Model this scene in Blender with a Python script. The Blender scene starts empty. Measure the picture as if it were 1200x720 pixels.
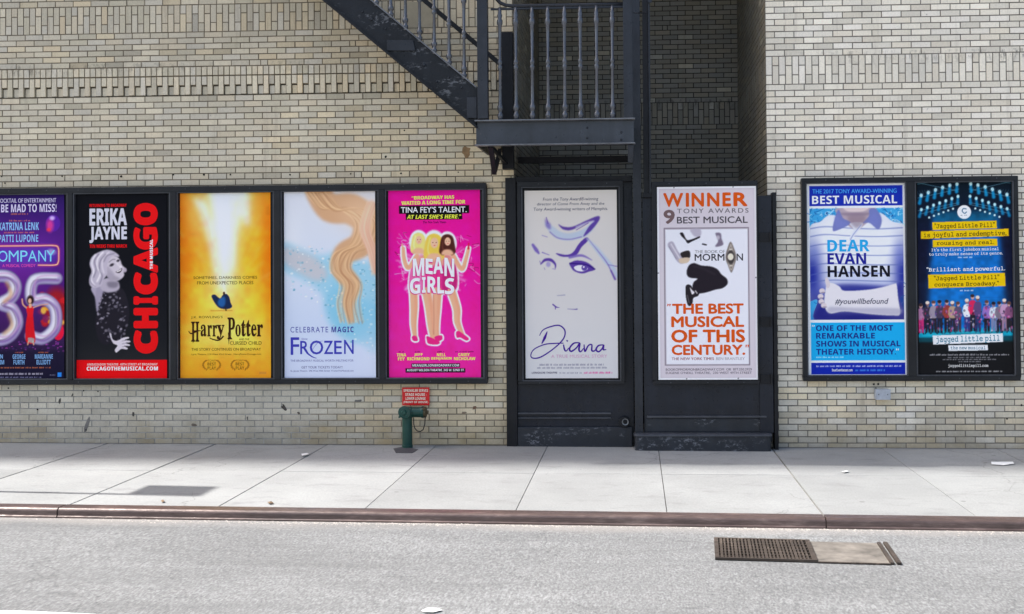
import bpy, bmesh, math, random
import numpy as np
from mathutils import Vector, Matrix

rnd = random.Random(7)
SC = bpy.context.scene
COL = SC.collection
PI = math.pi

# ------------------------------------------------------------------ camera
F_PX, PPX, PPY = 1250.0, 682.0, 300.0          # focal length and principal point on the 1200 x 720 photograph
YAW, PITCH, ROLL = math.radians(2.8), math.radians(0.8), -0.0075
CAM = Vector((0.0, -12.0, 1.97))
ROT = Matrix.Rotation(YAW, 3, 'Z') @ Matrix.Rotation(PI / 2 + PITCH, 3, 'X') @ Matrix.Rotation(ROLL, 3, 'Z')
cd = bpy.data.cameras.new('camera')
cd.sensor_fit = 'HORIZONTAL'
cd.sensor_width = 36.0
cd.lens = F_PX / 1200.0 * 36.0
cd.shift_x = (600.0 - PPX) / 1200.0
cd.shift_y = (PPY - 360.0) / 1200.0
cd.clip_end = 2000.0
cam = bpy.data.objects.new('camera', cd)
COL.objects.link(cam)
cam.matrix_world = Matrix.Translation(CAM) @ ROT.to_4x4()
SC.camera = cam

# ------------------------------------------------------------------ light
SUN_EL, SUN_SIDE = math.radians(54), math.radians(3.2)   # sun comes from the left, a little behind the wall
to_sun = Vector((-math.cos(SUN_EL) * math.cos(SUN_SIDE), math.cos(SUN_EL) * math.sin(SUN_SIDE), math.sin(SUN_EL)))
w = bpy.data.worlds.new('World')
SC.world = w
w.use_nodes = True
nt = w.node_tree
sky = nt.nodes.new('ShaderNodeTexSky')
sky.sky_type = 'NISHITA'
sky.sun_disc = False
sky.sun_elevation = SUN_EL
sky.sun_rotation = math.atan2(to_sun.x, to_sun.y)
sky.air_density = 1.0
sky.dust_density = 4.0
sky.ozone_density = 0.6
bg = nt.nodes['Background']
bg.inputs['Strength'].default_value = 0.15
nt.links.new(sky.outputs[0], bg.inputs[0])
sl = bpy.data.lights.new('sun', 'SUN')
sl.energy = 3.9
sl.angle = math.radians(1.2)
sl.color = (1.0, 0.975, 0.95)
so = bpy.data.objects.new('sun', sl)
COL.objects.link(so)
so.rotation_euler = to_sun.to_track_quat('Z', 'Y').to_euler()
so.location = (-20, 5, 30)
SC.view_settings.view_transform = 'Standard'
SC.view_settings.look = 'None'
SC.view_settings.gamma = 1.0
SC.view_settings.exposure = 0.92

# ------------------------------------------------------------------ helpers
def ray(px, py):
    return ROT @ Vector(((px - PPX) / F_PX, -(py - PPY) / F_PX, -1.0))

def P(px, py, Y=0.0):
    """a point of the vertical plane y = Y, read off the photograph (survey of the facade)"""
    d = ray(px, py)
    return CAM + d * ((Y - CAM.y) / d.y)

SLOPE, Z0 = 0.0055, -0.004
def gz(x):
    return Z0 - SLOPE * x

def G(px, py, dz=0.0):
    """a point on the gently sloping pavement (or dz above it)"""
    d = ray(px, py)
    t = (Z0 + dz - SLOPE * CAM.x - CAM.z) / (d.z + SLOPE * d.x)
    return CAM + d * t

def lin(c):
    out = []
    for v in c[:3]:
        v = max(0.0, min(255.0, v)) / 255.0
        out.append(v / 12.92 if v <= 0.04045 else ((v + 0.055) / 1.055) ** 2.4)
    return tuple(out) + (1.0,)

class MB:
    """collects faces with a colour and a material slot; build() links them as ONE mesh object"""
    def __init__(s):
        s.v, s.f, s.c, s.m = [], [], [], []
    def face(s, pts, col=(1, 1, 1, 1), m=0):
        n = len(s.v)
        s.v.extend([tuple(p) for p in pts])
        s.f.append(tuple(range(n, n + len(pts))))
        s.c.append(col); s.m.append(m)
    def hexa(s, p, col=(1, 1, 1, 1), m=0, skip=()):
        """p: 8 corners, bottom ring 0-3 and top ring 4-7, counter-clockwise from above"""
        n = len(s.v)
        s.v.extend([tuple(q) for q in p])
        fs = [(0, 3, 2, 1), (4, 5, 6, 7), (0, 1, 5, 4), (1, 2, 6, 5), (2, 3, 7, 6), (3, 0, 4, 7)]
        for i, f in enumerate(fs):
            if i in skip: continue
            s.f.append(tuple(n + k for k in f)); s.c.append(col); s.m.append(m)
    def box(s, x0, x1, y0, y1, z0, z1, col=(1, 1, 1, 1), m=0, skip=()):
        s.hexa([(x0, y0, z0), (x1, y0, z0), (x1, y1, z0), (x0, y1, z0),
                (x0, y0, z1), (x1, y0, z1), (x1, y1, z1), (x0, y1, z1)], col, m, skip)
    def bar(s, a, b, wd, hd, up=(0, 0, 1), col=(1, 1, 1, 1), m=0):
        """rectangular bar from a to b, wd across, hd along up"""
        a, b = Vector(a), Vector(b)
        d = (b - a).normalized()
        side = d.cross(Vector(up)).normalized() * wd / 2
        u = side.cross(d).normalized() * hd / 2
        s.hexa([a - side - u, a + side - u, b + side - u, b - side - u,
                a - side + u, a + side + u, b + side + u, b - side + u], col, m)
    def tube(s, pts, r, n=10, col=(1, 1, 1, 1), m=0, cap=True):
        pts = [Vector(p) for p in pts]
        rs = r if isinstance(r, (list, tuple)) else [r] * len(pts)
        rings = []
        ref = None
        for i, p in enumerate(pts):
            t = (pts[min(i + 1, len(pts) - 1)] - pts[max(i - 1, 0)]).normalized()
            if ref is None:
                ref = Vector((0, 0, 1)) if abs(t.z) < 0.9 else Vector((1, 0, 0))
            a = (ref - t * ref.dot(t)).normalized()
            ref = a
            b = t.cross(a)
            k = len(s.v)
            for j in range(n):
                an = 2 * PI * j / n
                s.v.append(tuple(p + (a * math.cos(an) + b * math.sin(an)) * rs[i]))
            rings.append(k)
        for i in range(len(rings) - 1):
            for j in range(n):
                q = (j + 1) % n
                s.f.append((rings[i] + j, rings[i] + q, rings[i + 1] + q, rings[i + 1] + j))
                s.c.append(col); s.m.append(m)
        if cap:
            s.f.append(tuple(rings[0] + j for j in reversed(range(n)))); s.c.append(col); s.m.append(m)
            s.f.append(tuple(rings[-1] + j for j in range(n))); s.c.append(col); s.m.append(m)
    def build(s, name, mats, parent=None, smooth=False, bevel=0.0, loc=None):
        me = bpy.data.meshes.new(name)
        me.from_pydata(s.v, [], s.f)
        if not isinstance(mats, (list, tuple)): mats = [mats]
        for q in mats: me.materials.append(q)
        me.polygons.foreach_set('material_index', s.m)
        at = me.color_attributes.new('Col', 'FLOAT_COLOR', 'CORNER')
        arr = np.repeat(np.array(s.c, dtype=np.float32).reshape(-1, 4), [len(f) for f in s.f], axis=0)
        at.data.foreach_set('color', arr.ravel())
        if bevel > 0:
            bm = bmesh.new(); bm.from_mesh(me)
            bmesh.ops.remove_doubles(bm, verts=bm.verts, dist=1e-5)
            es = [e for e in bm.edges if len(e.link_faces) == 2 and e.calc_face_angle(0) > 0.5]
            bmesh.ops.bevel(bm, geom=es, offset=bevel, segments=2, profile=0.6, affect='EDGES', clamp_overlap=True)
            bm.to_mesh(me); bm.free()
        if smooth:
            me.polygons.foreach_set('use_smooth', [True] * len(me.polygons))
        me.update()
        o = bpy.data.objects.new(name, me)
        COL.objects.link(o)
        if parent:
            o.parent = parent
            o.matrix_parent_inverse = Matrix.Translation(-Vector(parent.location))
        return o

def tag(o, label=None, cat=None, group=None, kind=None):
    if label: o['label'] = label
    if cat: o['category'] = cat
    if group: o['group'] = group
    if kind: o['kind'] = kind
    return o

def thing(name, label, cat, loc=(0, 0, 0), group=None):
    o = bpy.data.objects.new(name, None)
    o.empty_display_size = 0.2
    COL.objects.link(o)
    o.location = loc
    return tag(o, label, cat, group)

# ------------------------------------------------------------------ materials
def mat(name):
    m = bpy.data.materials.new(name)
    m.use_nodes = True
    n = m.node_tree.nodes
    return m, m.node_tree, n['Principled BSDF']

def node(t, kind, **kw):
    n = t.nodes.new(kind)
    for k, v in kw.items(): setattr(n, k, v)
    return n

def coords(t, scale=(1, 1, 1)):
    g = node(t, 'ShaderNodeNewGeometry')
    mp = node(t, 'ShaderNodeMapping')
    mp.inputs['Scale'].default_value = scale
    t.links.new(g.outputs['Position'], mp.inputs['Vector'])
    return mp.outputs[0]

def noise(t, vec, scale, detail=4, rough=0.6):
    n = node(t, 'ShaderNodeTexNoise')
    n.inputs['Scale'].default_value = scale
    n.inputs['Detail'].default_value = detail
    n.inputs['Roughness'].default_value = rough
    t.links.new(vec, n.inputs['Vector'])
    return n.outputs[0]

def ramp(t, fac, stops):
    r = node(t, 'ShaderNodeValToRGB')
    el = r.color_ramp.elements
    while len(el) < len(stops): el.new(0.5)
    for e, (p, c) in zip(el, stops):
        e.position = p
        e.color = c if len(c) == 4 else (*c, 1)
    t.links.new(fac, r.inputs[0])
    return r.outputs[0]

def mix(t, fac, a, b, mode='MIX'):
    n = node(t, 'ShaderNodeMix', data_type='RGBA', blend_type=mode)
    for sock, v in ((0, fac), (6, a), (7, b)):
        if hasattr(v, 'is_linked'): t.links.new(v, n.inputs[sock])
        else: n.inputs[sock].default_value = v
    return n.outputs[2]

def grey(v):
    return (v, v, v, 1)

def bump(t, b, h, strength, dist=0.01):
    n = node(t, 'ShaderNodeBump')
    n.inputs['Strength'].default_value = strength
    n.inputs['Distance'].default_value = dist
    t.links.new(h, n.inputs['Height'])
    t.links.new(n.outputs[0], b.inputs['Normal'])

def attr(t):
    a = node(t, 'ShaderNodeAttribute', attribute_name='Col')
    return a.outputs[0]

def brick_material():
    m, t, b = mat('glazed_brick')
    a = attr(t)
    v = coords(t)
    mott = ramp(t, noise(t, v, 1.1, 5), [(0.3, grey(0.9)), (0.65, grey(1.06))])
    c = mix(t, 1.0, a, mott, 'MULTIPLY')
    fine = ramp(t, noise(t, v, 55, 3, 0.7), [(0.3, grey(0.88)), (0.7, grey(1.08))])
    c = mix(t, 1.0, c, fine, 'MULTIPLY')
    streak = ramp(t, noise(t, coords(t, (9, 9, 0.7)), 1.0, 4, 0.7), [(0.56, grey(0.0)), (0.8, grey(0.42))])
    c = mix(t, streak, c, lin((120, 100, 76)))
    spots = ramp(t, noise(t, v, 21, 2, 0.5), [(0.72, grey(0.0)), (0.8, grey(0.65))])
    c = mix(t, spots, c, lin((78, 66, 54)))
    # splash dirt with its own ragged edge close to the pavement
    sp = node(t, 'ShaderNodeSeparateXYZ')
    g = node(t, 'ShaderNodeNewGeometry')
    t.links.new(g.outputs['Position'], sp.inputs[0])
    ad = node(t, 'ShaderNodeMath', operation='MULTIPLY_ADD')
    t.links.new(noise(t, v, 2.6, 5, 0.7), ad.inputs[0]); ad.inputs[1].default_value = -0.8
    t.links.new(sp.outputs[2], ad.inputs[2])
    sh = node(t, 'ShaderNodeMapRange'); sh.inputs[1].default_value = -0.42; sh.inputs[2].default_value = 0.06; sh.inputs[3].default_value = 0.62; sh.inputs[4].default_value = 0.0; t.links.new(ad.outputs[0], sh.inputs[0])
    c = mix(t, sh.outputs[0], c, mix(t, ramp(t, noise(t, v, 1.3, 3), [(0.45, grey(0)), (0.6, grey(1))]), lin((112, 106, 94)), lin((132, 112, 70))))
    # soot held on the ledge of the corbelled band
    z1 = node(t, 'ShaderNodeMapRange'); z1.inputs[1].default_value = 4.22; z1.inputs[2].default_value = 4.40; t.links.new(sp.outputs[2], z1.inputs[0])
    soot = ramp(t, z1.outputs[0], [(0.0, grey(0)), (0.66, grey(0.9)), (0.99, grey(0.6)), (1.0, grey(0))])
    sn = ramp(t, noise(t, coords(t, (5, 5, 2)), 3.0, 5, 0.75), [(0.5, grey(0)), (0.62, grey(0.8))])
    xm = ramp(t, noise(t, coords(t, (0.35, 0.35, 0.1)), 1.0, 2), [(0.42, grey(0.15)), (0.6, grey(1))])
    c = mix(t, mix(t, 1.0, mix(t, 1.0, soot, sn, 'MULTIPLY'), xm, 'MULTIPLY'), c, lin((58, 52, 44)))
    t.links.new(c, b.inputs['Base Color'])
    r = ramp(t, noise(t, v, 30, 3), [(0.3, grey(0.36)), (0.7, grey(0.6))])
    t.links.new(r, b.inputs['Roughness'])
    bump(t, b, noise(t, v, 90, 3), 0.25, 0.004)
    return m

def mortar_material():
    m, t, b = mat('mortar')
    c = mix(t, 1.0, attr(t), ramp(t, noise(t, coords(t), 9, 5), [(0.3, grey(0.65)), (0.7, grey(1.25))]), 'MULTIPLY')
    t.links.new(c, b.inputs['Base Color'])
    b.inputs['Roughness'].default_value = 0.95
    return m

def far_brick_material():
    m, t, b = mat('plain_brickwork')
    br = node(t, 'ShaderNodeTexBrick')
    mp = node(t, 'ShaderNodeMapping')
    mp.inputs['Rotation'].default_value = (PI / 2, 0, 0)
    g = node(t, 'ShaderNodeNewGeometry')
    t.links.new(g.outputs['Position'], mp.inputs[0]); t.links.new(mp.outputs[0], br.inputs['Vector'])
    br.inputs['Color1'].default_value = lin((186, 178, 162)); br.inputs['Color2'].default_value = lin((168, 160, 144))
    br.inputs['Mortar'].default_value = lin((96, 86, 72))
    br.inputs['Scale'].default_value = 1.0; br.inputs['Brick Width'].default_value = 0.2115
    br.inputs['Row Height'].default_value = 0.069; br.inputs['Mortar Size'].default_value = 0.006
    t.links.new(br.outputs[0], b.inputs['Base Color'])
    b.inputs['Roughness'].default_value = 0.6
    return m

def steel_paint(name, col, chip=0.72, rough=(0.3, 0.55), chipcol=(150, 150, 152), spec=0.5, amount=0.8, bs=0.25):
    m, t, b = mat(name)
    v = coords(t)
    base = mix(t, 1.0, lin(col), ramp(t, noise(t, v, 3.2, 6, 0.65), [(0.28, grey(0.7)), (0.7, grey(1.3))]), 'MULTIPLY')
    base = mix(t, 1.0, base, ramp(t, noise(t, coords(t, (7, 7, 0.5)), 1.0, 4, 0.7), [(0.3, grey(0.8)), (0.7, grey(1.2))]), 'MULTIPLY')
    ch = ramp(t, noise(t, coords(t, (0.7, 1, 1.3)), 26, 6, 0.75), [(chip - 0.06, grey(0.0)), (chip - 0.02, grey(amount))])
    ch = mix(t, 1.0, ch, ramp(t, noise(t, coords(t, (0.8, 1, 2.0)), 3.1, 3, 0.6), [(0.5, grey(0.0)), (0.62, grey(1.0))]), 'MULTIPLY')
    base = mix(t, ch, base, lin(chipcol))
    t.links.new(base, b.inputs['Base Color'])
    t.links.new(ramp(t, noise(t, v, 14, 4), [(0.3, grey(rough[0])), (0.7, grey(rough[1]))]), b.inputs['Roughness'])
    b.inputs['Specular IOR Level'].default_value = spec
    bump(t, b, noise(t, v, 34, 4), bs, 0.004)
    return m

def plain(name, col, rough=0.5, metal=0.0, var=0.12, scale=20):
    m, t, b = mat(name)
    c = mix(t, 1.0, lin(col), ramp(t, noise(t, coords(t), scale, 4), [(0.3, grey(1 - var)), (0.7, grey(1 + var))]), 'MULTIPLY')
    t.links.new(c, b.inputs['Base Color'])
    b.inputs['Roughness'].default_value = rough
    b.inputs['Metallic'].default_value = metal
    return m

def print_material(name, rough=0.45, spec=0.07):
    m, t, b = mat(name)
    c = mix(t, 1.0, attr(t), PRINT_GAIN, 'MULTIPLY')
    c.node.clamp_result = True
    t.links.new(c, b.inputs['Base Color'])
    b.inputs['Roughness'].default_value = rough
    b.inputs['Specular IOR Level'].default_value = spec
    return m

def concrete_material():
    m, t, b = mat('pavement_concrete')
    v = coords(t)
    c = mix(t, 1.0, attr(t), ramp(t, noise(t, v, 0.9, 5, 0.6), [(0.3, grey(0.86)), (0.7, grey(1.08))]), 'MULTIPLY')
    c = mix(t, 1.0, c, ramp(t, noise(t, v, 60, 3, 0.7), [(0.25, grey(0.84)), (0.75, grey(1.13))]), 'MULTIPLY')
    st = ramp(t, noise(t, coords(t, (1, 2.2, 1)), 2.3, 6, 0.72), [(0.54, grey(0.0)), (0.72, grey(0.55))])
    c = mix(t, st, c, lin((112, 110, 110)))
    gum = node(t, 'ShaderNodeTexVoronoi', feature='F1')
    gum.inputs['Scale'].default_value = 1.7
    t.links.new(v, gum.inputs['Vector'])
    gm = ramp(t, gum.outputs['Distance'], [(0.03, grey(0.6)), (0.045, grey(0.0))])
    c = mix(t, gm, c, lin((98, 96, 96)))
    ck = node(t, 'ShaderNodeTexVoronoi', feature='DISTANCE_TO_EDGE'); ck.inputs['Scale'].default_value = 0.42
    nz = node(t, 'ShaderNodeTexNoise'); nz.inputs['Scale'].default_value = 1.6; nz.inputs['Detail'].default_value = 7; t.links.new(v, nz.inputs['Vector'])
    ad = node(t, 'ShaderNodeMixRGB', blend_type='ADD'); ad.inputs[0].default_value = 0.7
    t.links.new(v, ad.inputs[1]); t.links.new(nz.outputs[1], ad.inputs[2]); t.links.new(ad.outputs[0], ck.inputs['Vector'])
    crk = ramp(t, ck.outputs['Distance'], [(0.0, grey(0.45)), (0.003, grey(0.0))])
    c = mix(t, mix(t, 1.0, crk, ramp(t, noise(t, v, 0.8, 2), [(0.5, grey(0.0)), (0.56, grey(1.0))]), 'MULTIPLY'), c, lin((84, 82, 80)))
    t.links.new(c, b.inputs['Base Color'])
    b.inputs['Roughness'].default_value = 0.85
    bump(t, b, noise(t, v, 120, 3), 0.2, 0.003)
    return m

def asphalt_material():
    m, t, b = mat('asphalt')
    v = coords(t)
    sp = ramp(t, noise(t, coords(t, (1, 0.4, 1)), 72, 2, 0.6), [(0.3, grey(0.135)), (0.5, grey(0.195)), (0.7, grey(0.272))])
    vo = node(t, 'ShaderNodeTexVoronoi', feature='F1'); vo.inputs['Scale'].default_value = 60
    t.links.new(coords(t, (1, 0.5, 1)), vo.inputs['Vector'])
    sp = mix(t, 0.8, sp, ramp(t, vo.outputs['Color'], [(0.1, grey(0.78)), (0.5, grey(1.0)), (0.95, grey(1.18))]), 'MULTIPLY')
    c = mix(t, 1.0, sp, ramp(t, noise(t, coords(t, (0.5, 1.3, 1)), 0.8, 6, 0.6), [(0.3, grey(0.82)), (0.7, grey(1.15))]), 'MULTIPLY')
    tr = ramp(t, noise(t, coords(t, (0.16, 1.7, 1)), 1.4, 6, 0.7), [(0.48, grey(0.0)), (0.66, grey(0.45))])
    c = mix(t, tr, c, grey(0.11))
    oil = ramp(t, noise(t, coords(t, (0.9, 2.6, 1)), 1.9, 3, 0.55), [(0.66, grey(0.0)), (0.74, grey(0.45))])
    c = mix(t, oil, c, grey(0.07))
    ck = node(t, 'ShaderNodeTexVoronoi', feature='DISTANCE_TO_EDGE'); ck.inputs['Scale'].default_value = 0.33
    wv_ = node(t, 'ShaderNodeMixRGB', blend_type='ADD'); wv_.inputs[0].default_value = 0.5
    nz = node(t, 'ShaderNodeTexNoise'); nz.inputs['Scale'].default_value = 2.2; nz.inputs['Detail'].default_value = 6; t.links.new(v, nz.inputs['Vector'])
    t.links.new(v, wv_.inputs[1]); t.links.new(nz.outputs[1], wv_.inputs[2]); t.links.new(wv_.outputs[0], ck.inputs['Vector'])
    crk = ramp(t, ck.outputs['Distance'], [(0.0, grey(0.35)), (0.003, grey(0.0))])
    c = mix(t, crk, c, grey(0.05))
    c = mix(t, 1.0, c, (0.985, 1.0, 0.99, 1), 'MULTIPLY')
    # pale silt washed against the kerb
    s = node(t, 'ShaderNodeSeparateXYZ'); t.links.new(v, s.inputs[0])
    k1 = node(t, 'ShaderNodeMath', operation='MULTIPLY_ADD'); t.links.new(s.outputs[0], k1.inputs[0]); k1.inputs[1].default_value = 0.018; t.links.new(s.outputs[1], k1.inputs[2])
    k2 = node(t, 'ShaderNodeMath', operation='MULTIPLY_ADD'); t.links.new(noise(t, coords(t, (0.45, 1, 1)), 1.7, 5, 0.7), k2.inputs[0]); k2.inputs[1].default_value = 0.5; t.links.new(k1.outputs[0], k2.inputs[2])
    mr = node(t, 'ShaderNodeMapRange'); mr.inputs[1].default_value = -3.42; mr.inputs[2].default_value = -3.12; mr.inputs[3].default_value = 0.0; mr.inputs[4].default_value = 0.75
    t.links.new(k2.outputs[0], mr.inputs[0])
    c = mix(t, mr.outputs[0], c, lin((150, 144, 138)))
    t.links.new(c, b.inputs['Base Color'])
    b.inputs['Roughness'].default_value = 0.85
    bump(t, b, noise(t, v, 70, 4, 0.8), 0.5, 0.008)
    return m

PRINT_GAIN = (1.34, 1.27, 1.15, 1)
M = {}
M['brick'] = brick_material()
M['mortar'] = mortar_material()
M['far_brick'] = far_brick_material()
M['iron'] = steel_paint('fire_escape_paint', (42, 45, 51), 0.7, (0.22, 0.5), (120, 122, 126), 0.35)
M['iron_rough'] = steel_paint('rough_stringer_paint', (27, 29, 33), 0.6, (0.25, 0.5), (122, 124, 128), 0.28, 0.6, 0.6)
M['iron_smooth'] = steel_paint('beam_paint', (56, 60, 67), 0.7, (0.25, 0.45), (130, 118, 108), 0.5, 0.6)
M['iron_gloss'] = steel_paint('baluster_paint', (74, 77, 84), 0.7, (0.16, 0.3), (140, 142, 146), 0.9, 0.6, 0.3)
M['iron_edge'] = steel_paint('sky_glint_edge_paint', (104, 106, 110), 0.56, (0.25, 0.5), (60, 62, 66), 0.6, 0.7)  # lighter paint puts the sky's glint on the flange edges into the colour
M['iron_dark'] = steel_paint('dark_iron_paint', (22, 23, 27), 0.78, (0.3, 0.6), (120, 120, 122), 0.3)
M['door'] = steel_paint('door_paint', (30, 34, 43), 0.74, (0.22, 0.5), (150, 150, 150), 0.33)
M['worn_base'] = steel_paint('worn_base_paint', (34, 38, 45), 0.6, (0.3, 0.6), (128, 130, 136), 0.5, 0.7)
M['case'] = steel_paint('case_paint', (25, 27, 31), 0.8, (0.3, 0.55), (120, 120, 122), 0.35)
M['trim'] = steel_paint('trim_metal', (66, 68, 74), 0.7, (0.3, 0.5), (150, 150, 152), 0.5)
M['print'] = print_material('printed_paper')
M['concrete'] = concrete_material()
M['asphalt'] = asphalt_material()
M['joint'] = plain('joint_dirt', (120, 117, 112), 0.95, 0, 0.3, 5)
M['chrome_pipe'] = plain('worn_pipe_metal', (120, 122, 124), 0.4, 0.6)
# ------------------------------------------------------------------ ground, road, kerb
def kerb_y(x):
    return -3.30 - 0.018 * (x + 5.3)
KH = 0.079
X0, X1 = -60.0, 60.0

m = MB()
m.face([(-600, -600, -1.2), (600, -600, -1.2), (600, 600, -1.2), (-600, 600, -1.2)])
tag(m.build('ground', M['asphalt']), kind='structure')

m = MB()
m.face([(X0, -30, gz(X0) - KH), (X1, -30, gz(X1) - KH), (X1, kerb_y(X1) + 0.2, gz(X1) - KH), (X0, kerb_y(X0) + 0.2, gz(X0) - KH)])
tag(m.build('road', M['asphalt']), kind='structure')

# pavement flags, two rows, with open joints over a dirty bed
joints = [-6.05 - 1.26 * k for k in range(30, 0, -1)] + [-6.05, -4.79, -3.50, -2.25, -0.99, 0.25, 1.505, 2.715] + [3.97 + 1.25 * k for k in range(30)]
m = MB()
yb = -1.62
jw = [rnd.choice((.004, .006, .009)) for q in joints]
for i in range(len(joints) - 1):
    a, b = joints[i] + jw[i], joints[i + 1] - jw[i + 1]
    for row in (0, 1):
        tint = rnd.uniform(0.9, 1.06)
        base = lin((148, 149, 147))
        col = tuple(base[k] * tint for k in range(3)) + (1,)
        hi = 0.0 if row == 0 else -0.0
        y1a, y1b = (0.35, 0.35) if row == 0 else (yb - 0.003, yb - 0.003)
        y0a, y0b = (yb + 0.003, yb + 0.003) if row == 0 else (kerb_y(a) + 0.145, kerb_y(b) + 0.145)
        za, zb = gz(a) + rnd.uniform(-0.001, 0.001), gz(b) + rnd.uniform(-0.001, 0.001)
        m.hexa([(a, y0a, za - 0.1), (b, y0b, zb - 0.1), (b, y1b, zb - 0.1), (a, y1a, za - 0.1),
                (a, y0a, za), (b, y0b, zb), (b, y1b, zb), (a, y1a, za)], col, 0, (0,))
m.face([(joints[0], kerb_y(joints[0]) + 0.1, gz(joints[0]) - 0.011), (joints[-1], kerb_y(joints[-1]) + 0.1, gz(joints[-1]) - 0.011),
        (joints[-1], 0.35, gz(joints[-1]) - 0.011), (joints[0], 0.35, gz(joints[0]) - 0.011)], lin((96, 92, 88)), 1)
xs_w = [joints[0], -1.4, 1.5, joints[-1]]
for a, b in ((xs_w[0], xs_w[1]), (xs_w[2], xs_w[3])):
    m.face([(a, -.02, gz(a) + .0035), (b, -.02, gz(b) + .0035), (b, .02, gz(b) + .0035), (a, .02, gz(a) + .0035)], lin((60, 56, 52)), 1)
tag(m.build('sidewalk', [M['concrete'], M['joint']]), kind='structure')

# steel-faced kerb with a rounded nose
def kerb_material():
    m_, t, b = mat('worn_kerb_steel')
    v = coords(t)
    c = ramp(t, noise(t, coords(t, (0.7, 3, 3)), 3.0, 6, 0.7), [(0.3, lin((70, 58, 54))), (0.55, lin((98, 82, 77))), (0.75, lin((140, 122, 114)))])
    dk = ramp(t, noise(t, coords(t, (1, 1, 1)), 0.9, 5, 0.7), [(0.5, grey(0.0)), (0.72, grey(0.7))])
    c = mix(t, dk, c, lin((70, 62, 60)))
    t.links.new(c, b.inputs['Base Color'])
    b.inputs['Metallic'].default_value = 0.25
    t.links.new(ramp(t, noise(t, v, 20, 4), [(0.3, grey(0.28)), (0.7, grey(0.5))]), b.inputs['Roughness'])
    bump(t, b, noise(t, coords(t, (1, 4, 4)), 14, 4), 0.4, 0.006)
    return m_
M['kerb'] = kerb_material()
prof = [(0.145, 0.002), (0.05, 0.003)]
for k in range(7):
    an = PI / 2 * k / 6
    prof.append((0.034 - 0.034 * math.sin(an), 0.003 - 0.034 + 0.034 * math.cos(an)))
prof += [(-0.003, -KH + 0.02), (-0.010, -KH + 0.012), (-0.012, -KH - 0.05)]
xk = [X0] + [G(72, 594).x - 2 * 7.4, G(72, 594).x, G(968, 608).x, G(968, 608).x + 7.4] + [X1]
m = MB()
for i in range(len(xk) - 1):
    a, b = xk[i] + 0.006, xk[i + 1] - 0.006
    for j in range(len(prof) - 1):
        (d0, h0), (d1, h1) = prof[j], prof[j + 1]
        m.face([(a, kerb_y(a) + d0, gz(a) + h0), (a, kerb_y(a) + d1, gz(a) + h1), (b, kerb_y(b) + d1, gz(b) + h1), (b, kerb_y(b) + d0, gz(b) + h0)])
    for e in (a, b):
        m.face([(e, kerb_y(e) + d, gz(e) + h) for d, h in prof] + [(e, kerb_y(e) + 0.145, gz(e) - KH - 0.05)])
m.face([(X0, kerb_y(X0) + 0.012, gz(X0) - 0.01), (X1, kerb_y(X1) + 0.012, gz(X1) - 0.01), (X1, kerb_y(X1) + 0.012, gz(X1) - 0.3), (X0, kerb_y(X0) + 0.012, gz(X0) - 0.3)])
tag(m.build('kerb', M['kerb']), kind='structure')

M['road_paint'] = plain('worn_road_paint', (222, 222, 220), 0.7, 0, 0.1, 30)
def on_road(px, py):
    return G(px, py, -KH)
m = MB()
pts = [on_road(-40, 715.6), on_road(30, 716.8), on_road(112, 720.5), on_road(150, 740), on_road(-40, 740)]
m.face([(p.x, p.y, gz(p.x) - KH + 0.004) for p in pts])
tag(m.build('road_marking', M['road_paint']), kind='structure')

# pale grit lying in the gutter
M['grit'] = plain('pale_grit', (188, 180, 170), 0.9, 0, 0.2, 40)
m = MB()
def chip(x, y, r):
    z = gz(x) - KH
    n = 5
    base = [(x + r * rnd.uniform(.6, 1.1) * math.cos(2 * PI * k / n), y + .7 * r * rnd.uniform(.6, 1.1) * math.sin(2 * PI * k / n), z) for k in range(n)]
    top = (x, y, z + r * rnd.uniform(.3, .6))
    for k in range(n):
        m.face([base[k], base[(k + 1) % n], top])
for k in range(1700):
    cl = rnd.choice([(-3.1, .9, 1), (-2.3, .5, 1), (.9, .35, .7), (.3, 2.2, .8), (-1.6, .5, .6), (3.0, .9, 1.0), (0, 4, .5)])
    x = rnd.gauss(cl[0], cl[1])
    chip(x, kerb_y(x) - 0.015 - abs(rnd.gauss(0, 0.05)) * cl[2], rnd.uniform(.003, .010) * (1.6 if rnd.random() < .05 else 1))
tag(m.build('gutter_grit', M['grit']), 'pale grit and dust lying along the foot of the kerb', 'grit', kind='stuff')

# ------------------------------------------------------------------ the theatre building
bld = thing('theater_building', 'pale brick building with soldier-course bands and a dark recessed entrance bay', 'building', (0, 0, 0))
XL, XR, YR = -1.347, 1.487, 3.2      # recess between the two wall faces, and its back wall
HB = 0.069
WL, WR = 0.2115, 0.2155
LEFT = [(188, 181, 165), (178, 172, 158), (197, 189, 169), (171, 164, 147), (190, 178, 156), (183, 179, 170), (176, 170, 150)]
WARM = [(197, 182, 150), (190, 174, 142), (206, 190, 158), (182, 168, 138), (200, 180, 146), (178, 172, 152)]
RIGHT = [(206, 202, 193), (197, 194, 187), (216, 212, 202), (188, 184, 175), (203, 198, 186), (208, 205, 201), (194, 187, 174)]
PAINTED = [(184, 182, 174), (178, 176, 168), (188, 185, 177), (182, 178, 168)]

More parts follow.
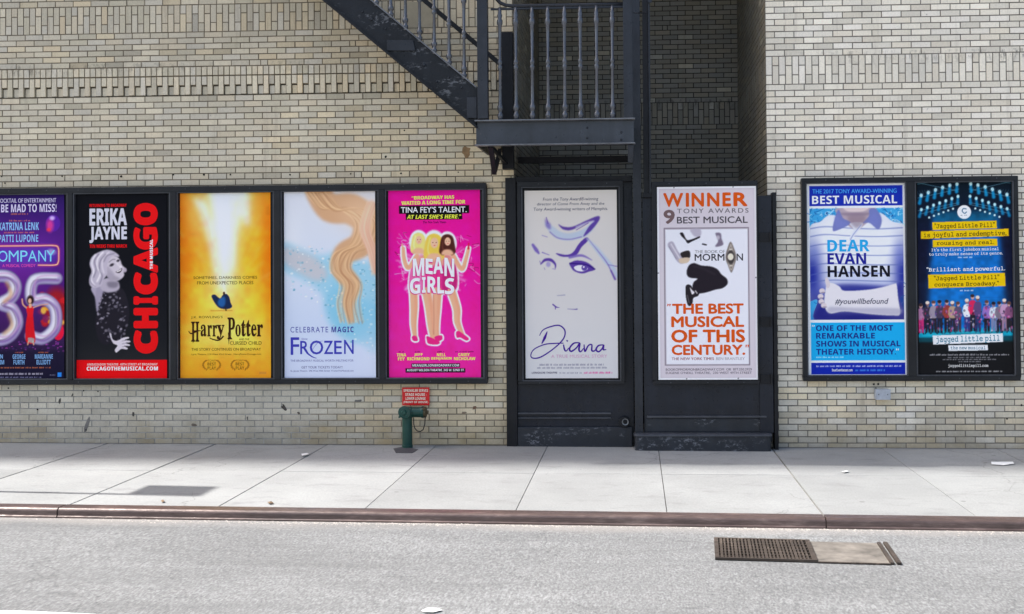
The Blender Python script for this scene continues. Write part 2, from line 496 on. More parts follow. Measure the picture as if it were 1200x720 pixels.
BG = (1.42, 1.35, 1.22)
def tone(c, g, mean, k=.55):
    q = lin([(mean[i] + (c[i] - mean[i]) * k) * g for i in range(3)])
    return tuple(q[i] * BG[i] for i in range(3)) + (1,)
def left_col(x, z):
    t = min(1, max(0, (x + 4.4) / 2.2))
    if z < 0.72 and x < -3.3 + rnd.uniform(-.5, .5): c = rnd.choice(PAINTED)
    else: c = rnd.choice(WARM) if rnd.random() < t * .8 + .1 * (z < .7) + .12 * (z > 4.3) else rnd.choice(LEFT)
    g = rnd.uniform(0.96, 1.03)
    if z > 4.3: g *= 0.95
    if rnd.random() < .03: g *= 0.9
    return tone(c, g, (182, 177, 163))
def right_col(x, z):
    c = rnd.choice(RIGHT)
    if z < 0.75 and rnd.random() < .75: c = rnd.choice(LEFT + WARM[:3])
    g = rnd.uniform(0.955, 1.035)
    return tone(c, g * 1.03, (204, 200, 191))
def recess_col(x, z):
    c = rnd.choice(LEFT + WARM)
    g = rnd.uniform(0.68, 0.78)  # darker brick: soot, plus recess shade put into the colour
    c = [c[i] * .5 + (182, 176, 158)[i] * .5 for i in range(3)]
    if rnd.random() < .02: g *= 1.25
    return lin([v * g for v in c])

class Wall:
    """bricks laid one by one on a plane: along u, up z, sticking out along n"""
    def __init__(s, org, u, n, colf, gap=0.0115):
        s.m = MB(); s.o, s.u, s.n, s.colf, s.gap = Vector(org), Vector(u), Vector(n), colf, gap
    def pt(s, a, z, d):
        return s.o + s.u * a + s.n * d + Vector((0, 0, z))
    def brick(s, a0, a1, z0, z1, out=0.0, col=None):
        g = s.gap / 2
        j = out + rnd.uniform(-.0016, .0016)
        tl = rnd.uniform(-.0012, .0012); dz = rnd.uniform(-.0012, .0012)
        a0 += g + rnd.uniform(-.001, .001); a1 -= g; z0 += g + dz; z1 -= g - dz
        c = col or s.colf(s.o.x + s.u.x * (a0 + a1) / 2, (z0 + z1) / 2)
        f = [s.pt(a0, z0, j - tl), s.pt(a1, z0, j + tl), s.pt(a1, z1, j + tl), s.pt(a0, z1, j - tl)]
        k = [s.pt(a0, z0, -.03), s.pt(a1, z0, -.03), s.pt(a1, z1, -.03), s.pt(a0, z1, -.03)]
        s.m.face(f, c)
        for q in range(4):
            r = (q + 1) % 4
            s.m.face([f[r], f[q], k[q], k[r]], c)
    def course(s, a0, a1, z0, z1, W, ph):
        a = a0 - (ph % 1.0) * W
        while a < a1:
            b = a + W
            lo, hi = max(a, a0), min(b, a1)
            if hi - lo > 0.02:
                if rnd.random() < .012 and hi - lo > .18:
                    mid = lo + (hi - lo) * rnd.uniform(.3, .7)
                    s.brick(lo, mid, z0, z1); s.brick(mid, hi, z0, z1)
                else: s.brick(lo, hi, z0, z1)
            a = b
    def soldiers(s, a0, a1, z0, z1, W=0.0712):
        k = 0; a = a0; h = (z1 - z0)
        while a < a1 - .02:
            b = min(a + W, a1)
            zm = z0 + h * (2 / 3 if k % 2 else 1 / 3)
            s.brick(a, b, z0, zm); s.brick(a, b, zm, z1)
            a = b; k += 1
    def mortar(s, a0, a1, z0, z1, colf, d=-.0035, n=24):
        for i in range(n):
            p, q = a0 + (a1 - a0) * i / n, a0 + (a1 - a0) * (i + 1) / n
            s.m.face([s.pt(p, z0, d), s.pt(q, z0, d), s.pt(q, z1, d), s.pt(p, z1, d)], colf((p + q) / 2), 1)
    def hole(s, a, z, r, d=.0025):
        s.m.face([s.pt(a + r * math.cos(2 * PI * k / 9) * rnd.uniform(.7, 1.2), z + r * math.sin(2 * PI * k / 9) * rnd.uniform(.7, 1.2), d) for k in range(9)], lin((30, 26, 24)), 1)
    def done(s):
        return s.m.build('brick_wall', [M['brick'], M['mortar']], bld)

DARKM = lin((116, 105, 88))
# left wall face
LX0 = -9.4
wl = Wall((LX0, 0, 0), (1, 0, 0), (0, -1, 0), left_col)
LL = XL - LX0
z = 4.016; k = 0
while z > -.1:
    wl.course(0, LL, z - HB, z, WL, 0.09 + 0.5 * (k % 2) + rnd.uniform(-.02, .02)); z -= HB; k += 1
# corbel band: header row, then long bricks with set-back stubs
a = 0.0; k = 0
while a < LL - .02:
    b = min(a + .0655, LL)
    wl.brick(a, b, 4.243, 4.348, .010); a = b
a = 0.0; k = 0
while a < LL - .02:
    b = min(a + .0655, LL)
    if k % 2: wl.brick(a, b, 4.022, 4.238, .010)
    else:
        wl.brick(a, b, 4.132, 4.238, .010); wl.brick(a, b, 4.022, 4.126, -.014)
    a = b; k += 1
z = 4.352
for k in range(6):
    wl.course(0, LL, z, z + .0662, WL, .3 + .5 * (k % 2)); z += .0662
wl.soldiers(0, LL, z, z + .315); z += .315
sb0, sb1 = P(477, 30, 0).x - LX0, P(507, 30, 0).x - LX0
for k in range(15):
    wl.course(0, LL, z, z + HB, WL, .1 + .5 * (k % 2)); z += HB
ztopL = z
mc = lambda a: DARKM
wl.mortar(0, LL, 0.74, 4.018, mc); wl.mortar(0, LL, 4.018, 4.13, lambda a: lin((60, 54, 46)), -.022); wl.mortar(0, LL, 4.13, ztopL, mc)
wl.mortar(0, LL, -.2, 0.74, lambda a: lin((160, 157, 149)) if a + LX0 < -3.6 else (lin((150, 140, 122)) if a + LX0 < -2.4 else lin((126, 116, 98))), -.0035)
for px, py in [(2, 207), (6, 215), (73, 207), (142, 207), (203, 205), (239, 205), (270, 205), (340, 205), (411, 204), (470, 203.5), (537, 202), (452, 184), (474, 153), (10, 455), (98, 458), (115, 459), (101, 504), (44, 480)]:
    p = P(px, py); wl.hole(p.x - LX0, p.z, rnd.uniform(.008, .014))
for px, py, rx, rz, sh_, c in [(333, 478, .03, .04, -.3, (84, 78, 72)), (228, 498, .03, .02, 0, (110, 100, 88)), (101, 500, .022, .10, .35, (128, 124, 118)), (156, 485, .014, .03, 0, (88, 82, 76)), (70, 470, .012, .035, .2, (96, 92, 86)), (85, 463, .012, .02, .5, (104, 100, 94)), (350, 484, .02, .018, 0, (110, 100, 90)), (556, 478, .022, .022, .3, (120, 92, 74)), (544, 484, .03, .016, 0, (132, 116, 96)), (546, 178, .05, .06, 0, (150, 122, 88)), (420, 470, .05, .015, 0, (120, 116, 108)), (290, 490, .012, .02, 0, (110, 104, 98))]:
    p = P(px, py); a0 = p.x - LX0
    wl.m.face([wl.pt(a0 + rx * math.cos(2 * PI * k / 11) * (q := rnd.uniform(.6, 1.25)) + sh_ * rz * math.sin(2 * PI * k / 11) * q, p.z + rz * math.sin(2 * PI * k / 11) * q, .0022) for k in range(11)], lin(c), 1)
wl.done()
# smooth plaster block let into the upper band
p0, p1 = P(477, 33), P(507.5, 2)
m = MB(); m.box(p0.x, p1.x, -.0045, .02, p0.z, p1.z)
M['plaster'] = plain('smooth_plaster', (176, 164, 138), .8, 0, .1, 8)
m.build('plaster_block', M['plaster'], bld)

# right wall face
RX1 = 6.6
wr = Wall((XR, 0, 0), (1, 0, 0), (0, -1, 0), right_col)
LR = RX1 - XR
z = 4.037; k = 0
while z > -.1:
    wr.course(0, LR, z - HB, z, WR, .5 * (k % 2) + .02); z -= HB; k += 1
wr.soldiers(0, LR, 4.037, 4.354, .0735)
z = 4.354
for k in range(24):
    wr.course(0, LR, z, z + HB, WR, .5 * (k % 2) + .02); z += HB
ztopR = z
wr.mortar(0, LR, -.2, ztopR, lambda a: lin((120, 114, 104)))
for px, py in [(926, 301), (1024, 450.5), (1029, 450.5), (1197, 475), (1180, 491), (920, 316)]:
    p = P(px, py); wr.hole(p.x - XR, p.z, rnd.uniform(.008, .014))
wr.done()

# recess: back wall and its two side walls
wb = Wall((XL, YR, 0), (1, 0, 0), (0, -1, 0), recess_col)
LB = XR + .03 - XL
def recess_rows(wall, L, W):
    z = 4.037; k = 0
    while z > -.1:
        wall.course(0, L, z - HB, z, W, .25 + .5 * (k % 2)); z -= HB; k += 1
    wall.soldiers(0, L, 4.037, 4.354, .0735)
    z = 4.354
    for k in range(32):
        wall.course(0, L, z, z + HB, W, .25 + .5 * (k % 2)); z += HB
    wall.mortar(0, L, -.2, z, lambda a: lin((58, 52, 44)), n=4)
recess_rows(wb, LB, WR); wb.done()
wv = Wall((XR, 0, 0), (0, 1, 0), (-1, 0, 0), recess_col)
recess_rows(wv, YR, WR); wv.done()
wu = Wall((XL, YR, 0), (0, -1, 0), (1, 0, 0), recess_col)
recess_rows(wu, YR, WL); wu.done()

# the mass of the building behind and above
m = MB()
HT = 30.0
m.box(-44, XL - .035, .035, 9, -.6, HT)
m.box(XR + .035, 24, .035, 9, -.6, HT)
m.box(XL - .035, XR + .035, YR + .035, 9, -.6, HT)
m.box(XL - .04, XR + .04, .3, YR + .04, 6.75, HT)  # unseen ceiling over the recess, added to darken it
m.box(-44, LX0 - .001, -.001, .034, -.6, HT)
m.box(RX1 + .001, 24, -.001, .034, -.6, HT)
m.box(LX0, XL - .001, -.001, .034, ztopL + .001, HT)
m.box(XR + .001, RX1, -.001, .034, ztopR + .001, HT)
m.build('upper_wall', M['far_brick'], bld)
# ------------------------------------------------------------------ steel doors closing the foot of the recess
def rect(px0, py0, px1, py1, Y):
    """world x0, x1, z0, z1 of an upright rectangle surveyed at depth Y"""
    a, b, c, d = P(px0, py0, Y), P(px1, py0, Y), P(px0, py1, Y), P(px1, py1, Y)
    return (a.x + c.x) / 2, (b.x + d.x) / 2, (c.z + d.z) / 2, (a.z + b.z) / 2

# left door, flush with the wall
YD = -0.02
x0, x1, z0, z1 = rect(598, 208, 742, 524, YD)
zg = gz(x0)
m = MB()
m.box(x0 + .05, x1, YD + .02, YD + .12, zg + .02, z1 - .03)
door = m.build('steel_door', M['door'], bld, bevel=.003)
tag(door, 'dark slate steel door carrying the white poster, scuffed at its foot')
m = MB(); m.box(x0 - .045, x0 + .075, YD - .035, YD + .1, zg - .03, z1); m.build('door_jamb', M['iron_dark'], door, bevel=.004)
m = MB(); m.box(x0 + .076, x1, YD - .03, YD + .1, z1 - .055, z1 + .01); m.build('lintel', M['iron_dark'], door, bevel=.004)
zl = P(650, 484, YD).z
m = MB()
m.box(x0 + .08, P(716, 484, YD).x, YD - .014, YD + .019, zl - .015, zl + .004)
m.box(x0 + .08, P(716, 484, YD).x, YD - .004, YD + .019, zl - .065, zl - .052)
m.build('rail', M['trim'], door, bevel=.002)
zk = P(650, 500.5, YD).z
m = MB(); m.box(x0 + .077, x1 - .02, YD - .03, YD + .019, zg - .03, zk); m.build('kick_plate', M['worn_base'], door, bevel=.008)
# worn hole with a pipe stub at the right foot of the door
hp = P(731.5, 494.5, YD)
m = MB(); m.tube([(hp.x, YD + .03, hp.z), (hp.x, YD - .045, hp.z)], .062, 20); m.build('pipe_collar', M['iron_dark'], door, bevel=.004)
m = MB()
for k in range(20):
    a, b = 2 * PI * k / 20, 2 * PI * (k + 1) / 20
    q = lambda r, an, y: (hp.x + .012 + r * math.cos(an), y, hp.z + .006 + r * math.sin(an))
    m.face([q(.038, a, YD - .055), q(.038, b, YD - .055), q(.026, b, YD - .052), q(.026, a, YD - .052)])
    m.face([q(.038, b, YD - .055), q(.038, a, YD - .055), q(.038, a, YD - .04), q(.038, b, YD - .04)])
m.build('pipe_stub', M['chrome_pipe'], door)

# right door, standing proud, with step
YE = -0.14
x0, x1, z0, z1 = rect(754, 231, 905, 509, YE)
zg = gz(x1)
m = MB(); m.box(x0, x1 - .01, YE, YE + .14, zg + .08, z1); rdoor = m.build('steel_door', M['door'], bld, bevel=.004)
tag(rdoor, 'dark slate steel door with hinges and a projecting step, carrying the poster in orange lettering')
a, b = P(888.5, 300, YE).x, P(904.5, 300, YE).x
m = MB(); m.box(a, b, YE - .02, YE - .001, P(896, 507, YE).z, z1 + .005); m.build('hinge_stile', M['door'], rdoor, bevel=.003)
for hy in (278, 377, 444):
    c = P(897, hy, YE)
    m = MB()
    m.box(a + .01, b - .012, YE - .034, YE - .021, c.z - .05, c.z + .05)
    m.tube([(b - .02, YE - .045, c.z - .055), (b - .02, YE - .045, c.z + .055)], .012, 10)
    m.build('hinge', M['iron_dark'], rdoor, bevel=.002)
zl = P(830, 488, YE).z
m = MB(); m.box(P(758, 488, YE).x, P(898, 488, YE).x, YE - .03, YE - .001, zl - .012, zl + .008); m.build('rail', M['trim'], rdoor, bevel=.002)
m = MB(); m.box(P(757, 488, YE).x, P(899, 488, YE).x, YE - .006, YE - .0005, P(830, 506, YE).z, zl - .03); m.build('lower_panel', M['worn_base'], rdoor, bevel=.003)
m = MB(); m.box(P(905, 300, -.1).x, P(909.5, 300, -.1).x, -.16, .02, gz(1.5) - .02, P(907, 226, -.1).z); m.build('door_jamb', M['iron_dark'], rdoor, bevel=.003)  # dark upright fills in for the shadow gap beside the door
YS = -0.30
sx0, sx1 = P(742.5, 518, YS).x, P(905.5, 518, YS).x
st = P(830, 509.5, YS).z
def plan(x0, x1, y0, y1, z0, z1, r, mb):
    pts = [(x0, y1)]
    for k in range(5):
        an = PI + PI / 2 * k / 4; pts.append((x0 + r + r * math.cos(an), y0 + r + r * math.sin(an)))
    for k in range(5):
        an = 1.5 * PI + PI / 2 * k / 4; pts.append((x1 - r + r * math.cos(an), y0 + r + r * math.sin(an)))
    pts.append((x1, y1))
    n = len(pts)
    mb.face([(x, y, z1) for x, y in pts]); mb.face([(x, y, z0) for x, y in reversed(pts)])
    for i in range(n):
        p, q = pts[i], pts[(i + 1) % n]
        mb.face([(p[0], p[1], z0), (q[0], q[1], z0), (q[0], q[1], z1), (p[0], p[1], z1)])
m = MB(); plan(sx0 + .012, sx1 - .012, YS + .015, YE - .002, zg - .06, st - .026, .045, m)
step = m.build('step', M['worn_base'], rdoor)
m = MB(); plan(sx0, sx1, YS, YE - .002, st - .025, st, .05, m); m.build('step_nosing', M['trim'], step, bevel=.008)

# ------------------------------------------------------------------ fire escape
YF, YN = -0.86, -0.14          # outer and inner stringer
fe = thing('fire_escape', 'dark painted iron fire escape stair and balcony with turned balusters above the doors', 'fire escape', (0, 0, 0))
def part(mb, name, mt='iron', parent=None, **kw):
    return mb.build(name, M[mt], parent or fe, **kw)
# balcony beam (channel) along the front
bx0, bx1 = P(558, 155, YF).x, P(743, 155, YF).x
bz0, bz1 = P(650, 170.5, YF).z, P(650, 140.5, YF).z
m = MB()
m.box(bx0, bx1, YF + .0, YF + .02, bz0 + .014, bz1 - .014)
part(m, 'front_beam', 'iron_smooth')
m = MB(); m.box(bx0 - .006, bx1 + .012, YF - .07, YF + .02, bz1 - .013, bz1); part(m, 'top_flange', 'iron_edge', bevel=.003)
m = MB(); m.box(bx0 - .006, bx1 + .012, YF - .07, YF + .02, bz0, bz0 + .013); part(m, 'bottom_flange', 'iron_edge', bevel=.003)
m = MB(); xx = P(680, 155, YF).x
m.box(xx, bx1 - .004, YF - .009, YF - .001, bz0 + .016, bz1 - .016); part(m, 'splice_plate', 'iron_smooth', bevel=.002)
m = MB()
for px, py in [(728, 155.5), (728, 164), (688, 150), (688, 162)]:
    c = P(px, py, YF); m = MB(); m.tube([(c.x, YF - .009, c.z), (c.x, YF - .018, c.z)], [.013, .008], 8); part(m, 'rivet')
m = MB(); m.box(bx0, bx0 + .02, YF + .021, 0.1, bz0, bz1); m.box(bx0 + .02, bx0 + .075, YF + .03, .1, bz1 - .013, bz1); part(m, 'side_beam')
m = MB(); m.box(bx1 - .02, bx1, YF + .021, 0.3, bz0, bz1); part(m, 'side_beam')
# rear carriers under the platform
rb = P(660, 187.5, .25)
m = MB(); m.box(XL + .02, P(741, 187, .25).x, .22, .29, rb.z - .035, rb.z + .035); part(m, 'rear_beam', 'iron_dark')
m = MB()
nb = 22
for k in range(nb):
    yy = YF + .04 + k * (1.28 / nb)
    m.box(bx0 + .03, bx1 - .03, yy, yy + .008, bz1 - .04, bz1 - .012)
for xx in np.linspace(bx0 + .1, bx1 - .1, 6):
    m.box(xx, xx + .008, YF + .03, .29, bz1 - .034, bz1 - .018)
part(m, 'platform_grating', 'iron_dark')
# posts of the balcony
def post(px0, px1, pytop, pybot, Y, dep, name='newel_post', mt='iron', topz=None):
    a, b = P(px0, 80, Y).x, P(px1, 80, Y).x
    m = MB(); m.box(a, b, Y - dep / 2, Y + dep / 2, P(px0, pybot, Y).z, topz if topz else P(px0, pytop, Y).z)
    return part(m, name, mt, bevel=.004)
post(560, 572, 0, 140, YF - .02, .10, topz=6.3)
post(730.5, 741.5, 0, 140, YF - .02, .09, topz=P(735, -2, YF).z)
# turned balusters
def baluster_profile(h):
    return [(0, .021), (.02, .021), (.03, .027), (.055, .027), (.065, .018), (.085, .019), (.10, .028), (.125, .028), (.14, .019), (.19, .0165),
            (.44, .0135), (.455, .022), (.475, .024), (.49, .0145), (.505, .024), (.525, .022), (.54, .0135), (.78, .0165), (.84, .019), (.855, .027), (.885, .027), (.9, .018), (.93, .024), (.95, .018), (1.0, .016)]
def baluster(x, y, z0, z1):
    m = MB()
    h = z1 - z0
    pr = baluster_profile(h)
    m.tube([(x, y, z0 + t * h) for t, r in pr], [r * 1.12 for t, r in pr], 10)
    return part(m, 'baluster', 'iron_gloss', smooth=True)
railz = P(650, 9, YF).z
for px in (586, 604.7, 623.8, 642.3, 661.8, 680.2, 699.3, 717.8):
    baluster(P(px, 90, YF).x, YF + .0, bz1 - .002, railz + .01)
# balcony handrail, swept up beside the post
hr = [P(x, y, YF) for x, y in [(571, -16), (576, -9), (581, -2), (586, 3.5), (592, 6.2), (600, 7.2), (640, 6.6), (690, 5.8), (731, 5.2)]]
m = MB(); m.tube([(p.x, YF, p.z) for p in hr], .019, 8); part(m, 'handrail', smooth=True)
m = MB(); p = P(575, 11, YF); q = P(731, 10, YF); m.box(p.x, q.x, YF - .012, YF + .012, p.z - .012, p.z + .008); part(m, 'rail_bar', bevel=.002)
# stringers
def stringer(Y, name, thick):
    lo0, lo1 = P(378, 0, Y), P(557.5, 149, Y)
    sl = (lo1.z - lo0.z) / (lo1.x - lo0.x)
    up1, up0 = P(559.5, 106, Y), P(440.5, 0, Y)
    xe = P(559.5, 120, Y).x
    vt = ((up1.z - (lo0.z + sl * (up1.x - lo0.x))) + (up0.z - (lo0.z + sl * (up0.x - lo0.x)))) / 2
    xs = xe - 3.4
    f = lambda x: lo0.z + sl * (x - lo0.x)
    m = MB()
    m.hexa([(xs, Y, f(xs)), (xe, Y, f(xe)), (xe, Y + thick, f(xe)), (xs, Y + thick, f(xs)),
            (xs, Y, f(xs) + vt), (xe, Y, f(xe) + vt), (xe, Y + thick, f(xe) + vt), (xs, Y + thick, f(xs) + vt)])
    o = part(m, name, 'iron_rough', bevel=.003)
    up = Vector((-sl, 0, 1)).normalized()
    m = MB()
    m.bar((xs, Y - .025, f(xs) + .012), (xe - .005, Y - .025, f(xe) + .012), .05, .02, up)
    m.build('flange', M['iron_dark'], o)  # shade of the stringer's underside put in as dark paint
    m = MB()
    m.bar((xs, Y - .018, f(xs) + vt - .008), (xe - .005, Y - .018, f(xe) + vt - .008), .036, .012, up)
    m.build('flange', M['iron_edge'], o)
    return f, vt, sl, xs, xe, o
if True:
    # the inner stringer runs at the same height as the outer one
    f, vt, sl, xs, xe, st_o = stringer(YF, 'stair_stringer', .02)
    m = MB()
    m.hexa([(xs, YN, f(xs)), (xe, YN, f(xe)), (xe, YN + .02, f(xe)), (xs, YN + .02, f(xs)),
            (xs, YN, f(xs) + vt), (xe, YN, f(xe) + vt), (xe, YN + .02, f(xe) + vt), (xs, YN + .02, f(xs) + vt)])
    part(m, 'stair_stringer', 'iron_dark')
    n = 14
    for k in range(n):
        x = xe - .16 - k * .232
        zt = f(x) + vt * .55
        m = MB(); m.box(x - .13, x + .12, YF + .021, YN - .001, zt - .02, zt); part(m, 'tread', 'iron_dark')
    # plates and studs on the stringer
    q = [P(x, y, YF) for x, y in [(454, 60), (487, 60), (484.5, 47.5), (454, 47.5)]]
    m = MB(); m.hexa([(q[0].x, YF - .02, q[0].z), (q[1].x, YF - .02, q[1].z), (q[1].x, YF - .001, q[1].z), (q[0].x, YF - .001, q[0].z),
                      (q[3].x, YF - .02, q[3].z), (q[2].x, YF - .02, q[2].z), (q[2].x, YF - .001, q[2].z), (q[3].x, YF - .001, q[3].z)])
    part(m, 'splice_plate', bevel=.003)
    a, b = P(547.5, 139, YF), P(559, 114.5, YF)
    m = MB(); m.box(a.x, b.x, YF - .022, YF - .001, a.z, b.z); part(m, 'splice_plate', bevel=.003)
    m = MB()
    for px, py in [(435.5, 22.5), (452, 34), (497, 76), (526, 91), (512, 96), (476, 57.5), (425, 14), (541, 103)]:
        c = P(px, py, YF); rr = .022 if px in (435.5, 497) else .012
        m = MB(); m.tube([(c.x, YF - .001, c.z), (c.x, YF - .016, c.z)], [rr, rr * .6], 10); part(m, 'rivet')
    # stair balusters stand on the upper edge of the outer stringer
    for px in (441, 458, 475, 491.6, 508.7, 526, 543.6):
        x = P(px, 60, YF).x
        baluster(x, YF + .01, f(x) + vt - .03, f(x) + vt + .92)
    x = P(541, 60, YF).x
    m = MB(); m.bar((xs, YF + .01, f(xs) + vt + .93), (P(566, 0, YF).x, YF + .01, f(P(566, 0, YF).x) + vt + .93), .05, .03, (0, 0, 1)); part(m, 'handrail', bevel=.005)
    # inner rail by the wall
    p, q = P(494, -2, -.2), P(587, 76, -.2)
    d = (q - p)
    m = MB(); m.bar(p - d * 1.6, q, .045, .05, (0, 0, 1)); part(m, 'wall_handrail', 'iron_dark', bevel=.004)
# flat upright at the recess corner, knee brace, tall support post
x0, x1, z0, z1 = rect(589, 39.5, 602, 199, -.07)
m = MB(); m.box(x0, x1, -.15, -.012, z0, z1); part(m, 'wall_upright', 'iron_dark', bevel=.006)
a, b = P(575, 171, YF + .12), P(579.5, 203, -.35)
m = MB(); m.bar(a, b, .05, .05, (1, 0, 0)); m.bar(b, P(586, 176, -.02), .04, .04, (1, 0, 0)); m.bar(a, (P(597, 196, -.02).x, -.02, P(597, 196, -.02).z), .035, .03, (1, 0, 0)); part(m, 'knee_brace', 'iron_dark')
m = MB(); a = P(739, 171, YF)
m.hexa([(a.x - .03, YF - .03, a.z - .18), (a.x + .02, YF - .03, a.z - .18), (a.x + .02, YF + .02, a.z - .18), (a.x - .03, YF + .02, a.z - .18),
        (a.x - .03, YF - .06, a.z), (a.x + .035, YF - .06, a.z), (a.x + .035, YF + .02, a.z), (a.x - .03, YF + .02, a.z)]); part(m, 'end_bracket', bevel=.004)
YA = -.16
a, b = P(742.5, 300, YA).x, P(752, 300, YA).x
m = MB()
m.box(a, b, YA, YA + .012, gz(0) + .1, 6.4); m.box(a, a + .012, YA + .013, YA + .09, gz(0) + .1, 6.4); m.box(b - .012, b, YA + .013, YA + .09, gz(0) + .1, 6.4)
part(m, 'support_post', 'iron', bevel=.003)
m = MB(); c = P(742, 15, YF); d = P(757, 15, -.2); m.tube([(c.x, YF, c.z), (c.x + .04, YF + .02, c.z), d], .008, 6); part(m, 'tie_rod')
zt = P(758, 232, -.13).z
a, b = P(753.4, 120, -.13).x, P(762.3, 120, -.13).x
dp = thing('iron_stanchion', 'thin dark iron stanchion rising between the two doors beside the balcony', 'post', ((a + b) / 2, -.13, zt))
m = MB(); m.box(a, b - .022, -.17, -.09, zt + .05, 6.4); m.build('post', M['iron_dark'], dp, bevel=.004)
m = MB(); m.box(b - .021, b, -.185, -.09, zt + .05, P(758, 2, -.13).z); m.build('angle_iron', M['iron'], dp, bevel=.003)
m = MB(); m.box(a - .008, b + .008, -.19, -.07, zt, zt + .05); m.build('foot', M['iron_dark'], dp, bevel=.004)
m = MB(); c = P(761.5, 1.5, -.19); m.tube([(c.x, -.186, c.z), (c.x, -.21, c.z)], .025, 10); m.build('bolt', M['iron'], dp)

# ------------------------------------------------------------------ poster cases
def case(label, outer, opens, Yb, Yf, group=None, name='poster_case', frame=.05, trim=True):
    """outer: x0,x1,z0,z1; opens: list of (x0,x1,z0,z1) openings from left to right"""
    X0, X1, Z0, Z1 = outer
    t = thing(name, label, 'poster case', ((X0 + X1) / 2, Yb, Z0), group)
    m = MB(); m.box(X0 + .004, X1 - .004, Yb - .03, Yb - .002, Z0 + .004, Z1 - .004); m.build('back_panel', M['case'], t)
    top = max(o[3] for o in opens); bot = min(o[2] for o in opens)
    m = MB()
    m.box(X0, X1, Yf, Yb - .002, top, Z1); m.box(X0, X1, Yf, Yb - .002, Z0, bot)
    m.box(X0, opens[0][0], Yf, Yb - .002, bot, top); m.box(opens[-1][1], X1, Yf, Yb - .002, bot, top)
    fr = m.build('frame', M['case'], t, bevel=.006)
    for i in range(len(opens) - 1):
        m = MB(); m.box(opens[i][1], opens[i + 1][0], Yf + .003, Yb - .002, bot + .0, top - .0); m.build('divider', M['case'], t, bevel=.005)
    if trim:
        for (a, b, c, d) in opens:
            w_ = .014; m = MB(); y0, y1 = Yf + .012, Yb - .031
            m.box(a, b, y0, y1, d - w_, d); m.box(a, b, y0, y1, c, c + w_); m.box(a, a + w_, y0, y1, c + w_, d - w_); m.box(b - w_, b, y0, y1, c + w_, d - w_)
            m.build('inner_trim', M['trim'], t, bevel=.003)
    m = MB()
    for i in range(3 * len(opens)):
        x = X0 + (X1 - X0) * (i + .5 + rnd.uniform(-.2, .2)) / (3 * len(opens))
        for zc in ((Z0 + bot) / 2, (Z1 + top) / 2):
            m = MB(); m.tube([(x, Yf + .004, zc), (x, Yf - .004, zc)], [.008, .005], 7); m.build('screw', M['trim'], t)
    return t

YC = -.05     # paper plane of the wall cases
PAPER = {}    # name -> (px box, plane)
boxes = dict(p1=(-32, 228, 75.3, 446), p2=(89.7, 227.2, 195.5, 445.3), p3=(211.2, 226.3, 317.2, 444.3), p4=(333.2, 224.8, 440, 443.6), p5=(455.5, 222.8, 563, 442.5))
ops = []
for k in ('p1', 'p2', 'p3', 'p4', 'p5'):
    a, b, c, d = boxes[k]
    r = rect(a - 4.2, b - 4.5, c + 4.2, d + 4.5, YC - .03)
    PAPER[k] = (boxes[k], YC)
    ops.append([r[0], r[1], .765, 2.905])
case('long black steel case on the wall holding the five posters on the left', (P(-46, 300, -.09).x, P(570, 300, -.09).x, .712, 2.966), ops, -.006, -.095)
a = rect(940.5, 207.5, 1194.5, 446.5, -.09)
boxes['p8'] = (946.5, 214.8, 1062, 441.8); boxes['p9'] = (1076, 213.3, 1186.5, 440.3)
ops = []
for k in ('p8', 'p9'):
    r = rect(boxes[k][0] - (1.5 if k == 'p8' else 3), boxes[k][1] - 2, boxes[k][2] + (1.5 if k == 'p8' else 3), boxes[k][3] + 2, YC - .03)
    PAPER[k] = (boxes[k], YC); ops.append([r[0], r[1], a[2] + .05, a[3] - .05])
case('black steel case holding two blue posters on the right brick wall', a, ops, -.006, -.095)
boxes['p6'] = (615.3, 223.2, 723.5, 443.5); PAPER['p6'] = (boxes['p6'], YD - .04)
o = rect(607, 212.5, 731, 450.5, YD - .07); r = rect(611.5, 218.5, 727.3, 447, YD - .05)
case('dark steel frame on the left door round the white sketch poster', o, [r], YD + .018, YD - .08)
boxes['p7'] = (770.8, 218.8, 887, 445.2); PAPER['p7'] = (boxes['p7'], YE - .05)
o = rect(764.5, 212.5, 888.8, 450.5, YE - .06); r = rect(769.6, 217.4, 887.2, 446.5, YE - .06)
case('dark steel frame on the right door round the orange-lettered poster', o, [r], YE - .001, YE - .062, trim=False)

# ------------------------------------------------------------------ standpipe, sign, junction box
M['green'] = steel_paint('green_enamel', (16, 68, 58), .74, (.25, .5), (60, 84, 78), .5, .6)
M['brass'] = plain('dull_brass', (92, 84, 62), .45, .6)
M['black_iron'] = plain('black_chain', (30, 30, 32), .5, .3)
YP = -.17
b0 = G(477, 527.5); b0 = Vector((P(477.3, 500, YP).x, YP, gz(P(477, 500, YP).x)))
sp = thing('fire_standpipe', 'dark green fire standpipe with sideways outlet in front of the brick wall', 'standpipe', b0)
zh = P(477, 483.2, YP).z
m = MB(); m.tube([(b0.x, YP, b0.z), (b0.x, YP, b0.z + .03), (b0.x, YP, b0.z + .031), (b0.x, YP, zh - .07), (b0.x, YP, zh - .05), (b0.x, YP, zh + .02)], [.062, .062, .056, .056, .064, .06], 20); m.build('riser_pipe', M['green'], sp, smooth=False, bevel=.002)
m = MB()
xr_ = P(500, 483, YP).x
m.tube([(b0.x - .03, YP, zh), (b0.x + .05, YP, zh), (b0.x + .06, YP, zh), (xr_ - .06, YP, zh), (xr_ - .055, YP, zh), (xr_ - .03, YP, zh)], [.064, .064, .058, .058, .066, .066], 18)
m.build('outlet_elbow', M['green'], sp, bevel=.003)
